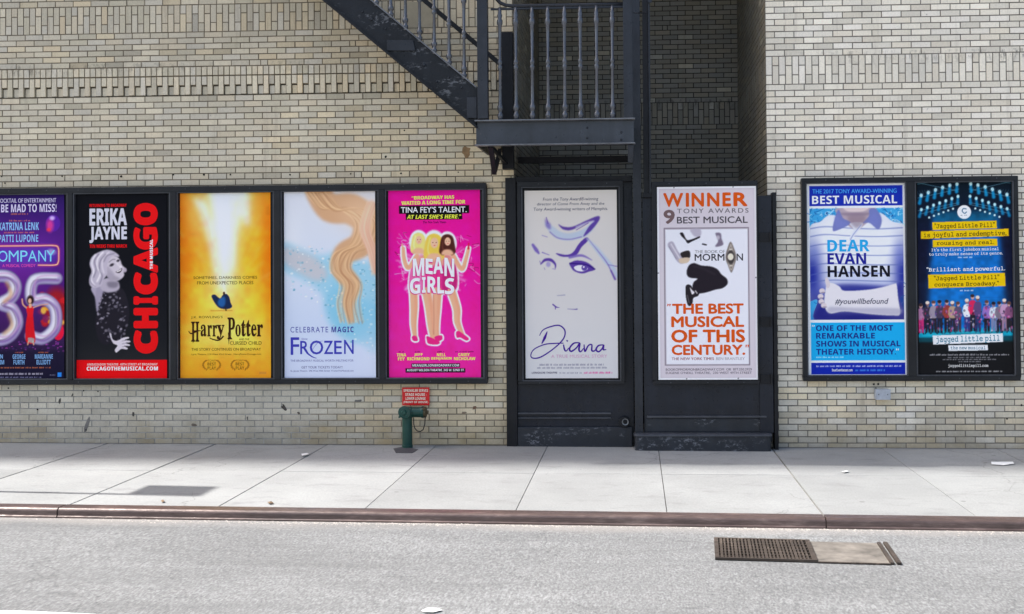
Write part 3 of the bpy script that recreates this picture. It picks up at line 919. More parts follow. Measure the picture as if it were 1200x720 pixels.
m = MB(); m.tube([(xr_ - .029, YP, zh), (xr_ - .005, YP, zh), (xr_ + .005, YP, zh), (xr_ + .02, YP, zh)], [.062, .06, .02, .018], 16); m.tube([(xr_ - .02, YP - .05, zh + .045), (xr_ - .02, YP - .09, zh + .05)], .012, 8); m.build('outlet_cap', M['brass'], sp)
m = MB(); cx, cz = P(473.5, 483.5, YP - .12).x, P(473.5, 483.5, YP - .12).z
m.tube([(cx, YP - .02, cz), (cx, YP - .09, cz), (cx, YP - .092, cz), (cx, YP - .115, cz), (cx, YP - .12, cz), (cx, YP - .14, cz)], [.058, .058, .069, .069, .028, .022], 18)
inl = m.build('hose_inlet', M['green'], sp, bevel=.003)
m = MB()
for s in (-1, 1): m = MB(); m.tube([(cx + .05 * s, YP - .112, cz + .05 * s), (cx + .05 * s, YP - .135, cz + .05 * s)], .012, 8); m.build('lug', M['green'], inl)
m = MB()
cp = [P(x, y, YP - .05) for x, y in [(484.5, 489.5), (484.8, 497), (486, 502), (489, 505.3), (492.5, 506), (496, 503.5), (497.8, 497), (498.3, 488)]]
m.tube([(p.x, YP - .05, p.z) for p in cp], .0055, 6); m.build('chain', M['black_iron'], sp, smooth=True)
m = MB()
q = [G(x, y) for x, y in [(461, 526.3), (474, 523.7), (490, 527.3), (483, 531.5), (464, 531.3)]]
m.face([(p.x, p.y, gz(p.x) + .005) for p in reversed(q)]); m.face([(p.x, p.y, gz(p.x) + .0005) for p in q])
for i in range(5):
    p, r_ = q[i], q[(i + 1) % 5]
    m.face([(p.x, p.y, gz(p.x) + .0005), (r_.x, r_.y, gz(r_.x) + .0005), (r_.x, r_.y, gz(r_.x) + .005), (p.x, p.y, gz(p.x) + .005)])
m.build('base_plate', plain('sooty_plate', (72, 70, 74), .8), sp)

YG = -.03
sx0, sx1, sz0, sz1 = rect(471.2, 454.2, 503.2, 475.2, YG)
sg = thing('wall_sign', 'small red enamel notice with white capitals on the wall above the green standpipe', 'sign', ((sx0 + sx1) / 2, 0, sz0))
M['sign_red'] = plain('red_enamel', (222, 16, 22), .35, 0, .06)
m = MB(); m.box(sx0, sx1, YG, YG + .006, sz0, sz1); m.build('sign_plate', M['sign_red'], sg, bevel=.002)
m = MB()
for x in (sx0 + .05, sx1 - .05): m = MB(); m.box(x - .012, x + .012, YG + .0065, -.0005, sz0 + .02, sz1 - .02); m.build('mounting_strip', M['trim'], sg)

jx0, jx1, jz0, jz1 = rect(1026.3, 456.5, 1043.7, 468.8, -.11)
jb = thing('junction_box', 'small grey metal junction box on the brick below the blue posters', 'junction box', ((jx0 + jx1) / 2, 0, jz0))
M['galv'] = plain('galvanised_metal', (176, 181, 188), .55, 0, .15, 18)
m = MB(); m.box(jx0 + .004, jx1 - .004, -.098, -.003, jz0 + .004, jz1 - .004); m.build('box_body', M['galv'], jb, bevel=.004)
m = MB(); m.box(jx0, jx1, -.108, -.099, jz0, jz1); m.build('cover', M['galv'], jb, bevel=.002)
m = MB()
for fx, fz in ((.2, .5), (.8, .5)): m = MB(); m.tube([(jx0 + (jx1 - jx0) * fx, -.108, jz0 + (jz1 - jz0) * fz), (jx0 + (jx1 - jx0) * fx, -.112, jz0 + (jz1 - jz0) * fz)], .006, 8); m.build('screw', M['trim'], jb)

# ------------------------------------------------------------------ street drain
M['rust'] = steel_paint('worn_cast_iron', (70, 62, 55), .6, (.4, .7), (120, 108, 96), .3, .7)
M['cover'] = plain('worn_cover_concrete', (116, 110, 102), .85, 0, .4, 7)
M['pit_shade'] = plain('pit_shade_paint', (26, 24, 23), .95)
def rp(px, py):
    p = G(px, py, -KH); return Vector((p.x, p.y, 0))
A, B_, Cc, D = rp(834.5, 632.8), rp(1036, 638.2), rp(1060.5, 662.8), rp(840.5, 657.2)
# a true rectangle close to the surveyed corners
cxy = (A + B_ + Cc + D) / 4
ux = ((B_ - A).normalized() + (Cc - D).normalized()).normalized(); uy = Vector((-ux.y, ux.x, 0))
Ld = ((B_ - A).length + (Cc - D).length) / 2
Wd = (abs((A - D).dot(uy)) + abs((B_ - Cc).dot(uy))) / 2
dr = thing('street_drain', 'rusty street drain grating beside a worn pale cover in the roadway', 'drain', (cxy.x, cxy.y, gz(cxy.x) - KH))
def loc(u, v, h):
    p = cxy + ux * u + uy * v
    return (p.x, p.y, gz(p.x) - KH + h)
def lbox(mb, u0, u1, v0, v1, h0, h1):
    mb.hexa([loc(u0, v0, h0), loc(u1, v0, h0), loc(u1, v1, h0), loc(u0, v1, h0), loc(u0, v0, h1), loc(u1, v0, h1), loc(u1, v1, h1), loc(u0, v1, h1)])
U, V = Ld / 2, Wd / 2
us = -U + Ld * .555
m = MB(); lbox(m, -U, us, -V, V, .003, .0045); m.build('pit_shade', M['pit_shade'], dr)  # flat dark sheet paints in the shade under the grating
m = MB()
lbox(m, -U, us, V - .025, V, .006, .022); lbox(m, -U, us, -V, -V + .02, .006, .022); lbox(m, -U, -U + .03, -V + .021, V - .026, .006, .022); lbox(m, us - .035, us, -V + .021, V - .026, .006, .022)
lbox(m, U - .03, U, -V, V, .004, .02); lbox(m, U - .075, U - .05, -V, V, .004, .018); lbox(m, us + .001, U - .076, -V - .01, -V + .008, .004, .012)
m.build('frame', M['rust'], dr)
m = MB()
nb = 24
for k in range(nb):
    u = -U + .05 + k * (us + U - .11) / (nb - 1)
    w2 = .0065 if k % 4 else .010
    lbox(m, u - w2, u + w2, -V + .02, V - .026, .007, .021)
for k in range(7):
    v = -V + .06 + k * (2 * V - .13) / 6
    lbox(m, -U + .031, us - .036, v - .006, v + .006, .008, .018)
m.build('grating', M['rust'], dr)
m = MB(); lbox(m, us + .002, U - .078, -V + .01, V - .01, .003, .010); m.build('cover_slab', M['cover'], dr)

# ------------------------------------------------------------------ litter and the street sign that throws its shadow from the left
M['litter'] = plain('white_paper', (228, 228, 226), .8, 0, .05)
M['leaf'] = plain('dry_leaf', (112, 92, 70), .9, 0, .2)
def scrap(name, label, pts, dz, mt='litter', cat='litter', h=.012):
    grp = 'scraps of white paper' if mt == 'litter' else 'dry leaves on the pavement'
    q = [G(x, y, dz) for x, y in pts]
    c = sum(q, Vector()) / len(q)
    m = MB()
    top = [(p.x, p.y, gz(p.x) + dz + .006 + h * rnd.random()) for p in q]
    mid = (c.x, c.y, gz(c.x) + dz + h)
    for i in range(len(q)):
        j = (i + 1) % len(q)
        m.face([mid, top[j], top[i]])
    return tag(m.build(name, M[mt]), label, cat, grp)
scrap('paper_scrap', 'flat white paper scrap on the shaded pavement at the far right', [(1161.5, 543.2), (1187, 542.6), (1188.5, 545), (1176, 546.2), (1162, 545.6)], 0)
scrap('paper_scrap', 'tiny crumpled white scrap in the middle of the right pavement', [(986, 553.4), (992, 552.6), (994.6, 554), (989, 555.2)], 0, h=.008)
scrap('paper_scrap', 'white scrap lying on the asphalt at the bottom edge below the pink poster', [(493.5, 717), (500, 714.2), (512, 714.4), (518.5, 717), (508, 719.5), (497, 719.3)], -KH, h=.006)
scrap('paper_scrap', 'pale scrap caught on a pavement joint below the blue-white poster', [(353, 533.5), (360, 532.8), (362, 535), (354, 536)], 0, h=.02)
scrap('dry_leaf', 'small brown dry leaf near the kerb on the left pavement', [(313, 590), (318, 589), (321, 591), (316, 592)], 0, 'leaf', 'leaf', .02)
scrap('dry_leaf', 'tiny brown leaf by the pavement edge under the red and black poster', [(188.5, 588), (191, 587), (193, 589.5), (190, 590)], 0, 'leaf', 'leaf', .02)

M['pole'] = plain('galvanised_pole', (150, 152, 154), .5, .4)
M['sign_back'] = plain('aluminium_sign', (190, 192, 194), .45, .3)
tx, ty = -6.24, -2.64
g0 = gz(tx)
ss = thing('street_sign', 'grey street sign on a thin pole at the left edge of the pavement', 'street sign', (tx, ty, g0))
m = MB(); m.tube([(tx, ty, g0 - .1), (tx, ty, g0 + 3.3)], .03, 10); m.build('pole', M['pole'], ss)
m = MB(); m.box(tx + .031, tx + .035, ty - .03, ty + .40, g0 + 2.35, g0 + 3.28); m.build('sign_plate', M['sign_back'], ss)
# ------------------------------------------------------------------ printed posters
def noise2(h, w, cell, rng):
    gh, gw = int(h / cell) + 3, int(w / cell) + 3
    g = rng.random((gh, gw))
    y = np.arange(h) / cell; x = np.arange(w) / cell
    yi, xi = y.astype(int), x.astype(int)
    fy, fx = (y - yi)[:, None], (x - xi)[None, :]
    fy = fy * fy * (3 - 2 * fy); fx = fx * fx * (3 - 2 * fx)
    a = g[yi][:, xi]; b = g[yi][:, xi + 1]; c = g[yi + 1][:, xi]; d = g[yi + 1][:, xi + 1]
    return (a * (1 - fx) + b * fx) * (1 - fy) + (c * (1 - fx) + d * fx) * fy

def spline(pts, n=6, closed=True):
    p = [np.array(q, float) for q in pts]; N = len(p); out = []
    rng_ = range(N) if closed else range(N - 1)
    for i in rng_:
        if closed: p0, p1, p2, p3 = p[i - 1], p[i], p[(i + 1) % N], p[(i + 2) % N]
        else: p0, p1, p2, p3 = p[max(i - 1, 0)], p[i], p[i + 1], p[min(i + 2, N - 1)]
        for k in range(n):
            t = k / n
            out.append(0.5 * ((2 * p1) + (-p0 + p2) * t + (2 * p0 - 5 * p1 + 4 * p2 - p3) * t * t + (-p0 + 3 * p1 - 3 * p2 + p3) * t ** 3))
    if not closed: out.append(p[-1])
    return np.array(out)

# letter sets: bold sans, bold serif, typewriter, italics
def B(s): return ''.join(chr(0x1D5D4 + ord(c) - 65) if 'A' <= c <= 'Z' else chr(0x1D5EE + ord(c) - 97) if 'a' <= c <= 'z' else chr(0x1D7EC + ord(c) - 48) if '0' <= c <= '9' else c for c in s)
def SB(s): return ''.join(chr(0x1D400 + ord(c) - 65) if 'A' <= c <= 'Z' else chr(0x1D41A + ord(c) - 97) if 'a' <= c <= 'z' else c for c in s)
def TT(s): return ''.join(chr(0x1D670 + ord(c) - 65) if 'A' <= c <= 'Z' else chr(0x1D68A + ord(c) - 97) if 'a' <= c <= 'z' else c for c in s)
def BI(s): return ''.join(chr(0x1D63C + ord(c) - 65) if 'A' <= c <= 'Z' else chr(0x1D656 + ord(c) - 97) if 'a' <= c <= 'z' else c for c in s)

RES = 1.6
class Poster:
    def __init__(s, key, label, base):
        (s.x0, s.y0, s.x1, s.y1), s.Y = PAPER[key]
        s.X0, s.X1, s.Z0, s.Z1 = rect(s.x0, s.y0, s.x1, s.y1, s.Y)
        s.W, s.H = int((s.x1 - s.x0) * RES), int((s.y1 - s.y0) * RES)
        s.img = np.empty((s.H, s.W, 3)); s.img[:] = base
        s.rng = np.random.default_rng(sum(map(ord, key)))
        gx = s.x0 + (np.arange(s.W) + .5) / s.W * (s.x1 - s.x0); gy = s.y0 + (np.arange(s.H) + .5) / s.H * (s.y1 - s.y0)
        s.gx, s.gy = np.meshgrid(gx, gy)
        s.t = thing('poster', label, 'poster', ((s.X0 + s.X1) / 2, s.Y, s.Z0), 'theatre posters in the steel cases')
        s.roles = {}
    # --- painting of the printed picture
    def lay(s, a, col):
        a = np.clip(a, 0, 1)[..., None]
        s.img = s.img * (1 - a) + np.array(col, float) * a
    def blur(s, a, px):
        r = px * RES
        if r < .3: return a
        n = int(3 * r) + 1
        k = np.exp(-.5 * (np.arange(-n, n + 1) / r) ** 2); k /= k.sum()
        a = np.pad(a, n, mode='edge')
        a = sum(k[i] * a[:, i:a.shape[1] - 2 * n + i] for i in range(2 * n + 1))
        return sum(k[i] * a[i:a.shape[0] - 2 * n + i, :] for i in range(2 * n + 1))
    def vgrad(s, stops):
        ys = [q[0] for q in stops]
        for c in range(3): s.img[..., c] = np.interp(s.gy, ys, [q[1][c] for q in stops])
    def blob(s, cx, cy, rx, ry, col, a=1, soft=.5, rot=0):
        c, n = math.cos(rot), math.sin(rot)
        dx, dy = s.gx - cx, s.gy - cy
        d = np.sqrt(((dx * c + dy * n) / rx) ** 2 + ((-dx * n + dy * c) / ry) ** 2)
        s.lay(a * np.clip((1 + soft / 2 - d) / max(soft, .01), 0, 1) if soft < 2 else a * np.exp(-d * d), col)
    def mask(s, pts, smooth=True):
        p = spline(pts) if smooth else np.array(pts, float)
        acc = np.zeros((s.H, s.W))
        sx, sy = (s.x1 - s.x0) / s.W, (s.y1 - s.y0) / s.H
        lo, hi = p.min(0) - 1, p.max(0) + 1
        i0, i1 = max(0, int((lo[1] - s.y0) / sy)), min(s.H, int((hi[1] - s.y0) / sy) + 2)
        j0, j1 = max(0, int((lo[0] - s.x0) / sx)), min(s.W, int((hi[0] - s.x0) / sx) + 2)
        if i0 >= i1 or j0 >= j1: return acc
        for ox, oy in ((-.25, -.25), (.25, -.25), (-.25, .25), (.25, .25)):
            x = s.gx[i0:i1, j0:j1] + ox * sx; y = s.gy[i0:i1, j0:j1] + oy * sy
            ins = np.zeros(x.shape, bool)
            for k in range(len(p)):
                (ax, ay), (bx, by) = p[k - 1], p[k]
                if ay == by: continue
                ins ^= ((ay > y) != (by > y)) & (x < (bx - ax) * (y - ay) / (by - ay) + ax)
            acc[i0:i1, j0:j1] += ins * .25
        return acc
    def poly(s, pts, col, a=1, blur=.35, smooth=True):
        s.lay(a * s.blur(s.mask(pts, smooth), blur), col)
    def rectp(s, x0, y0, x1, y1, col, a=1, blur=0):
        s.poly([(x0, y0), (x1, y0), (x1, y1), (x0, y1)], col, a, blur, False)
    def stroke(s, pts, w, col, a=1, blur=.3, smooth=True):
        p = spline(pts, 6, False) if smooth else np.array(pts, float)
        ws = np.interp(np.linspace(0, 1, len(p)), np.linspace(0, 1, len(w)), w) if isinstance(w, (list, tuple)) else np.full(len(p), w)
        m_ = np.zeros((s.H, s.W)); px = 1 / RES
        for k in range(len(p) - 1):
            d = p[k + 1] - p[k]; L2 = max(d @ d, 1e-9)
            t = np.clip(((s.gx - p[k][0]) * d[0] + (s.gy - p[k][1]) * d[1]) / L2, 0, 1)
            dist = np.hypot(s.gx - p[k][0] - t * d[0], s.gy - p[k][1] - t * d[1])
            r = (ws[k] * (1 - t) + ws[k + 1] * t) / 2
            m_ = np.maximum(m_, np.clip((r - dist) / px + .5, 0, 1))
        s.lay(a * s.blur(m_, blur), col)
    def grain(s, cell, amt, cx=1.0, where=None):
        n = noise2(s.H, s.W, cell * RES, s.rng) - .5
        f = n[..., None] * amt * 2
        if where is not None: f = f * where[..., None]
        s.img = s.img * (1 + f)
    def greek(s, x0, x1, y0, y1, col, a=.8):
        """a line of print too small to read"""
        x = x0
        while x < x1 - .8:
            wd = min(s.rng.uniform(2.5, 7), x1 - x)
            m_ = np.zeros((s.H, s.W))
            k = x
            while k < x + wd - .3:
                l = s.rng.uniform(.5, 1.0); s.rectp(k, y0 + s.rng.choice([0, .35]), min(k + l, x + wd), y1, col, a, .15); k += l + .35
            x += wd + 1.3
    # --- lettering: flat ink shapes lying on the paper
    def wx(s, px): return s.X0 + (px - s.x0) / (s.x1 - s.x0) * (s.X1 - s.X0)
    def wz(s, py): return s.Z1 - (py - s.y0) / (s.y1 - s.y0) * (s.Z1 - s.Z0)
    def mb(s, role):
        if role not in s.roles: s.roles[role] = MB()
        return s.roles[role]
    def line(s, role):
        k = (role, len(s.roles)); s.roles[k] = MB(); return s.roles[k]
    def text(s, role, body, x0, x1, y0, y1, col, off=0.0, shear=0.0, space=1.0, rot=0, layer=0, tilt=0.0, clip=None):
        c = bpy.data.curves.new('t', 'FONT'); c.body = body; c.shear = shear; c.space_character = space
        c.resolution_u = 3
        o = bpy.data.objects.new('t', c)
        me = bpy.data.meshes.new_from_object(o)
        v = np.array([q.co[:2] for q in me.vertices]); fs = [tuple(f.vertices) for f in me.polygons]
        bpy.data.objects.remove(o); bpy.data.curves.remove(c); bpy.data.meshes.remove(me)
        lay_ = np.zeros(len(v))
        if off > .004:      # heavier face: the outline printed several times, a little apart
            small = (y1 - y0) < 5.5
            dirs = [(0, 0), (1, 0), (-1, 0)] if small else [(0, 0)] + [(math.cos(k * PI / 4), math.sin(k * PI / 4)) for k in range(8)]
            if off > .04: dirs += [(math.cos(k * PI / 4) * .5, math.sin(k * PI / 4) * .5) for k in range(8)]
            v0, f0 = v, fs; v = []; fs = []; lay_ = []
            for i, (a, b) in enumerate(dirs):
                v.append(v0 + np.array([a, b]) * off); fs += [tuple(q + i * len(v0) for q in f) for f in f0]; lay_ += [i * 2.2e-5] * len(v0)
            v = np.concatenate(v); lay_ = np.array(lay_)
        lo, hi = v.min(0), v.max(0)
        u = (v - lo) / (hi - lo)
        if rot: u = np.stack([1 - u[:, 1], u[:, 0]], 1); px = x1 - u[:, 0] * (x1 - x0); py = y1 - u[:, 1] * (y1 - y0); px = x0 + (1 - u[:, 0]) * 0 + (u[:, 0]) * (x1 - x0)
        else: px = x0 + u[:, 0] * (x1 - x0); py = y1 - u[:, 1] * (y1 - y0)
        if tilt: py = py - tilt * (px - (x0 + x1) / 2)
        if clip is not None: px = np.maximum(px, clip)
        m_ = s.mb(role) if role == T else s.line(role); n = len(m_.v); cl = lin(col)
        yy = s.Y - .0012 - layer * .0008
        m_.v.extend([(s.wx(a), yy - l_, s.wz(b)) for a, b, l_ in zip(px, py, lay_)])
        for f in fs: m_.f.append(tuple(n + k for k in f)); m_.c.append(cl); m_.m.append(0)
    def ink(s, role, pts, w, col, layer=0, smooth=True):
        """a pen stroke of varying width"""
        p = spline(pts, 8, False) if smooth else np.array(pts, float)
        ws = np.interp(np.linspace(0, 1, len(p)), np.linspace(0, 1, len(w)), w) if isinstance(w, (list, tuple)) else np.full(len(p), w)
        m_ = s.mb(role); cl = lin(col); yy = s.Y - .0012 - layer * .0008
        nrm = []
        for k in range(len(p)):
            d = p[min(k + 1, len(p) - 1)] - p[max(k - 1, 0)]; d = d / max(np.hypot(*d), 1e-6); nrm.append(np.array([-d[1], d[0]]))
        n = len(m_.v)
        for k in range(len(p)):
            for sg_ in (-1, 1):
                q = p[k] + nrm[k] * sg_ * ws[k] / 2
                m_.v.append((s.wx(q[0]), yy - k * 1e-6, s.wz(q[1])))
        for k in range(len(p) - 1):
            m_.f.append((n + 2 * k, n + 2 * k + 1, n + 2 * k + 3, n + 2 * k + 2)); m_.c.append(cl); m_.m.append(0)
    def shape(s, role, pts, col, layer=0, smooth=True):
        p = spline(pts, 5) if smooth else np.array(pts, float)
        s.mb(role).face([(s.wx(a), s.Y - .0012 - layer * .0008, s.wz(b)) for a, b in p], lin(col))
    def done(s):
        H, W = s.H, s.W
        c = np.clip(s.img, 0, 255) / 255.0
        c = np.where(c <= .04045, c / 12.92, ((c + .055) / 1.055) ** 2.4)
        xs = np.linspace(s.X0, s.X1, W); zs = np.linspace(s.Z1, s.Z0, H)
        vx, vz = np.meshgrid(xs, zs)
        v = np.stack([vx, np.full_like(vx, s.Y), vz], -1).reshape(-1, 3).astype(np.float32)
        i = np.arange(H * W).reshape(H, W)
        q = np.stack([i[1:, :-1], i[1:, 1:], i[:-1, 1:], i[:-1, :-1]], -1).reshape(-1, 4)
        me = bpy.data.meshes.new('paper')
        me.vertices.add(len(v)); me.vertices.foreach_set('co', v.ravel())
        me.loops.add(q.size); me.loops.foreach_set('vertex_index', q.ravel().astype(np.int32))
        me.polygons.add(len(q)); me.polygons.foreach_set('loop_start', np.arange(0, q.size, 4, dtype=np.int32))
        me.update(calc_edges=True)
        at = me.color_attributes.new('Col', 'FLOAT_COLOR', 'POINT')
        at.data.foreach_set('color', np.concatenate([c.reshape(-1, 3), np.ones((H * W, 1))], 1).astype(np.float32).ravel())
        me.materials.append(M['print'])
        o = bpy.data.objects.new('paper', me); COL.objects.link(o); o.parent = s.t
        o.matrix_parent_inverse = Matrix.Translation(-Vector(s.t.location))
        for role, m_ in s.roles.items(): m_.build(role if isinstance(role, str) else role[0], M['print'], s.t)

T, Q, C_ = 'title_lettering', 'quote_lettering', 'credit_lettering'

# ---- purple poster at the left edge
p = Poster('p1', 'purple poster with neon title and silver number balloons at the left edge of the photo', (48, 24, 104))
p.vgrad([(228, (40, 22, 92)), (262, (66, 26, 120)), (300, (92, 30, 140)), (345, (80, 28, 120)), (410, (44, 26, 66)), (446, (18, 16, 40))])
p.blob(10, 300, 60, 26, (130, 40, 170), .5, 3); p.blob(70, 330, 14, 40, (60, 20, 110), .5, 3)
for k in range(90):
    p.blob(p.rng.uniform(-30, 75), p.rng.uniform(400, 414), p.rng.uniform(.5, 1.8), p.rng.uniform(.4, 1.1), [(120, 50, 150), (70, 40, 110), (30, 24, 60), (190, 70, 190)][k % 4], .7)
p.rectp(-32, 411, 75.3, 446, (22, 20, 46), .75, 2)
# heap of red and gold balloons behind the numerals
p.blob(66, 362, 15, 24, (160, 24, 30), .9, .5)
for k in range(26):
    p.blob(p.rng.uniform(46, 75), p.rng.uniform(343, 385), p.rng.uniform(2, 5), p.rng.uniform(2, 4.5), [(205, 30, 40), (236, 170, 40), (240, 196, 70), (190, 24, 34), (120, 30, 90)][k % 5], .85, .6)
p.blob(68, 389, 6.5, 10, (226, 22, 62), 1, .15); p.blob(66, 384, 2, 3, (255, 150, 170), .6, 1)
def balloon(pts, w=15.5):
    p.stroke(pts, w, (92, 78, 128), 1, .5); p.stroke(pts, w * .86, (166, 160, 198), 1, 1.0)
    q = [(a - 1.4, b - 1.8) for a, b in pts]; p.stroke(q, w * .42, (226, 226, 240), .9, 1.2)
    q = [(a + 2.6, b + 2.2) for a, b in pts]; p.stroke(q, w * .2, (120, 84, 160), .8, 1.0)
    q = [(a - .5, b + 1) for a, b in pts]; p.stroke(q, w * .1, (110, 92, 120), .55, .5)
    p.stroke([(a + 4.2, b - 3) for a, b in pts], w * .12, (196, 150, 200), .7, .7)
balloon([(-14, 330), (-4, 324), (10, 325), (18, 335), (14, 348), (2, 356), (14, 362), (20, 378), (12, 393), (-2, 398), (-16, 390)])
p.stroke([(8, 332), (13, 345), (5, 354)], 4, (206, 150, 90), .6, 1.4); p.stroke([(10, 368), (14, 382), (5, 391)], 4, (210, 160, 96), .6, 1.4)
balloon([(66, 327), (40, 329), (37, 352), (52, 351), (64, 362), (64, 384), (50, 397), (36, 394)], 14.5)
# small figure in a long red dress
p.poly([(33, 366), (38, 366), (40, 385), (41, 401), (31, 401), (30, 384)], (206, 20, 34)); p.poly([(31, 360), (39, 360), (38, 371), (33, 371)], (214, 26, 38))
p.stroke([(31, 361), (27, 357), (26, 351)], 1.7, (214, 160, 130)); p.stroke([(39, 361), (47, 358), (56, 357)], 1.4, (206, 150, 140))
p.blob(35.6, 352, 4, 5.4, (40, 22, 26)); p.blob(35, 353, 2, 3, (222, 172, 146)); p.rectp(34, 356, 37, 361, (220, 168, 140), 1, .3)
p.stroke([(33.5, 400), (32.5, 404)], 1.5, (214, 160, 130)); p.stroke([(38.5, 400), (39.5, 404)], 1.5, (214, 160, 130)); p.poly([(33, 396), (40, 397), (39, 402), (34, 401)], (150, 196, 196), .7)
p.blob(62, 262.5, 8.4, 9.6, (84, 32, 160), 1, .15); p.blob(58.5, 265, 4, 7, (214, 60, 150), .9, 1); p.blob(61, 256.5, 3, 2.4, (216, 190, 255), .9, 1.0); p.blob(57, 270, 2.4, 2, (250, 60, 70), .8, 1)
LAV = (206, 200, 236); SKY = (134, 184, 238)
p.text(Q, 'THE COCKTAIL OF ENTERTAINMENT', -13, 66, 232.8, 237.8, LAV, .012); p.text(Q, B('TO BE MAD TO MISS!'), -12, 66.3, 239.6, 249, LAV)
p.greek(13, 33, 250.4, 252.2, (226, 130, 70)); p.greek(11, 35, 258.2, 259.8, (226, 130, 90)); p.greek(5, 40, 272.2, 273.8, (226, 130, 90))
p.text(C_, B('KATRINA LENK'), -1.5, 45.8, 261, 270, SKY); p.text(C_, B('PATTI LUPONE'), -1.5, 45, 275.3, 284, SKY)
for w_, c_, a_ in ((4.4, (200, 50, 120), .35), (1.7, (250, 120, 96), 1), (.7, (255, 214, 170), 1)):
    p.stroke([(45, 311.3), (64, 311.3), (68, 308), (68.6, 300), (68, 291.5), (63, 288.6), (40, 288.6), (0, 288.6), (-30, 288.6)], w_, c_, a_, .4 if w_ > 2 else .2)
for k, (a, b) in enumerate(zip('COMPANY', [(-12, -3), (-2, 9), (10.5, 22), (24, 32.5), (33, 43.5), (45, 54), (54.5, 64.5)])):
    p.text(T, a, b[0], b[1], 294, 307, (126, 206, 255), .004); p.blob((b[0] + b[1]) / 2, 300, 8, 10, (60, 90, 230), .35, 3)
p.blob(60, 296, 5, 3.4, (230, 240, 250), .5, 1); p.text(C_, 'A MUSICAL COMEDY', 3, 42, 309.8, 313.4, (240, 80, 180), .01)
for t_, a, b, c, d in [('STEPHEN', -18, 3.5, 415.5, 420.5), ('SONDHEIM', -18, 5, 422, 427.3), ('GEORGE', 15, 30, 415.5, 420.8), ('FURTH', 16, 28.7, 422, 427.5), ('MARIANNE', 41, 62, 415.5, 420.8), ('ELLIOTT', 43, 59.5, 422, 427.5)]:
    p.text(C_, B(t_), a, b, c, d, (122, 168, 224))
p.greek(18, 27, 412.5, 413.8, (226, 120, 60)); p.greek(45, 57, 412.5, 413.8, (226, 120, 60)); p.greek(1, 59, 430, 431.7, (220, 120, 70)); p.greek(-20, 50, 436.8, 439, (210, 206, 226)); p.greek(-20, 48, 441.4, 443, (150, 150, 190)); p.greek(58.5, 65.5, 439, 440.2, (180, 180, 210))
p.rectp(67, 436.5, 72, 441.5, (40, 130, 230))
p.done()

# ---- black poster with red vertical title
p = Poster('p2', 'black poster with tall red sideways title and black-and-white portrait of a curly-haired woman', (15, 16, 22))
p.vgrad([(227, (12, 13, 20)), (330, (16, 17, 25)), (400, (26, 28, 34)), (421, (34, 35, 40)), (445, (20, 20, 26))])
p.rectp(89.7, 421.8, 195.5, 445.3, (236, 8, 18), 1, .1)
# portrait: shoulder and back, lace sleeve, hand, head
p.poly([(112, 333), (107, 339), (112, 350), (114, 366), (118, 380), (130, 372), (140, 350), (139, 336), (128, 326)], (168, 160, 184), 1, .6)
p.poly([(121, 341), (130, 338), (143, 338.5), (149, 350), (151.5, 366), (149, 384), (143, 397), (132, 402), (122, 404), (115, 396), (112, 380), (114, 366), (119, 352)], (32, 30, 40), 1, .5)
for k in range(150):
    x = p.rng.uniform(112, 151); y = p.rng.uniform(342, 402)
    if ((x - 131 - (y - 370) * .05) / 18) ** 2 + ((y - 371) / 31) ** 2 < 1 and not (128 < x < 137 and 362 < y < 386):
        p.blob(x, y, p.rng.uniform(.6, 2.1), p.rng.uniform(.5, 1.7), [(126, 122, 140), (96, 92, 108), (160, 154, 172), (20, 18, 26)][k % 4], p.rng.uniform(.4, .9), .8, p.rng.uniform(0, 3))
p.poly([(114, 336), (122, 340), (117, 352), (114.5, 366), (112, 352)], (150, 142, 168), .8, .8)
p.poly([(119, 329), (130, 327), (139, 331), (139, 340), (126, 343), (118, 338)], (176, 168, 188), 1, .7); p.poly([(126, 331), (138, 331), (137, 337), (128, 337)], (104, 98, 116), .7, 1)
p.poly([(127, 299), (136, 300.5), (141, 305), (143.2, 311), (146.2, 314), (147.6, 317), (145.3, 319.5), (145.6, 323), (142.5, 327), (136, 329.5), (129, 327), (124, 320), (124, 308)], (198, 190, 206), 1, .5)
p.poly([(127, 318), (134, 323), (141, 327), (135, 329.5), (127, 327)], (150, 142, 160), .8, 1)
p.blob(131.2, 310.8, 2.6, 1.5, (44, 38, 50), .95, .9, -.5); p.blob(138.4, 306, 2.0, 1.3, (48, 42, 54), .95, .9, -.5); p.stroke([(128, 307.6), (132, 304.6), (135, 304.4)], .9, (96, 88, 104), .7, .4); p.stroke([(136.5, 307), (139, 311), (142, 312.6)], 1.6, (232, 226, 236), .7, .8)
p.poly([(126, 312), (130, 316), (134, 322), (130, 327), (125, 322)], (166, 158, 178), .8, 1)
p.poly([(135.6, 319), (139, 317.6), (143, 314.8), (142.6, 317.8), (139.6, 320.4)], (46, 32, 44), .95, .3); p.stroke([(137.4, 318.7), (140, 317.9), (142, 316.4)], 1.1, (246, 242, 248), .95, .2); p.blob(141.5, 313, 1.6, 1.2, (228, 222, 232), .8, 1)
p.blob(146.6, 317, 2.1, 2.6, (176, 166, 186), .9, .6)
p.poly([(121, 293.8), (130, 293.6), (138, 298), (139.5, 301.5), (132, 300.6), (127.5, 306), (125, 315), (125.5, 322), (121, 329), (119, 335), (111, 337.5), (105.5, 334), (105, 326), (107.5, 318), (105.3, 309), (109, 300)], (186, 178, 198), 1, .5)
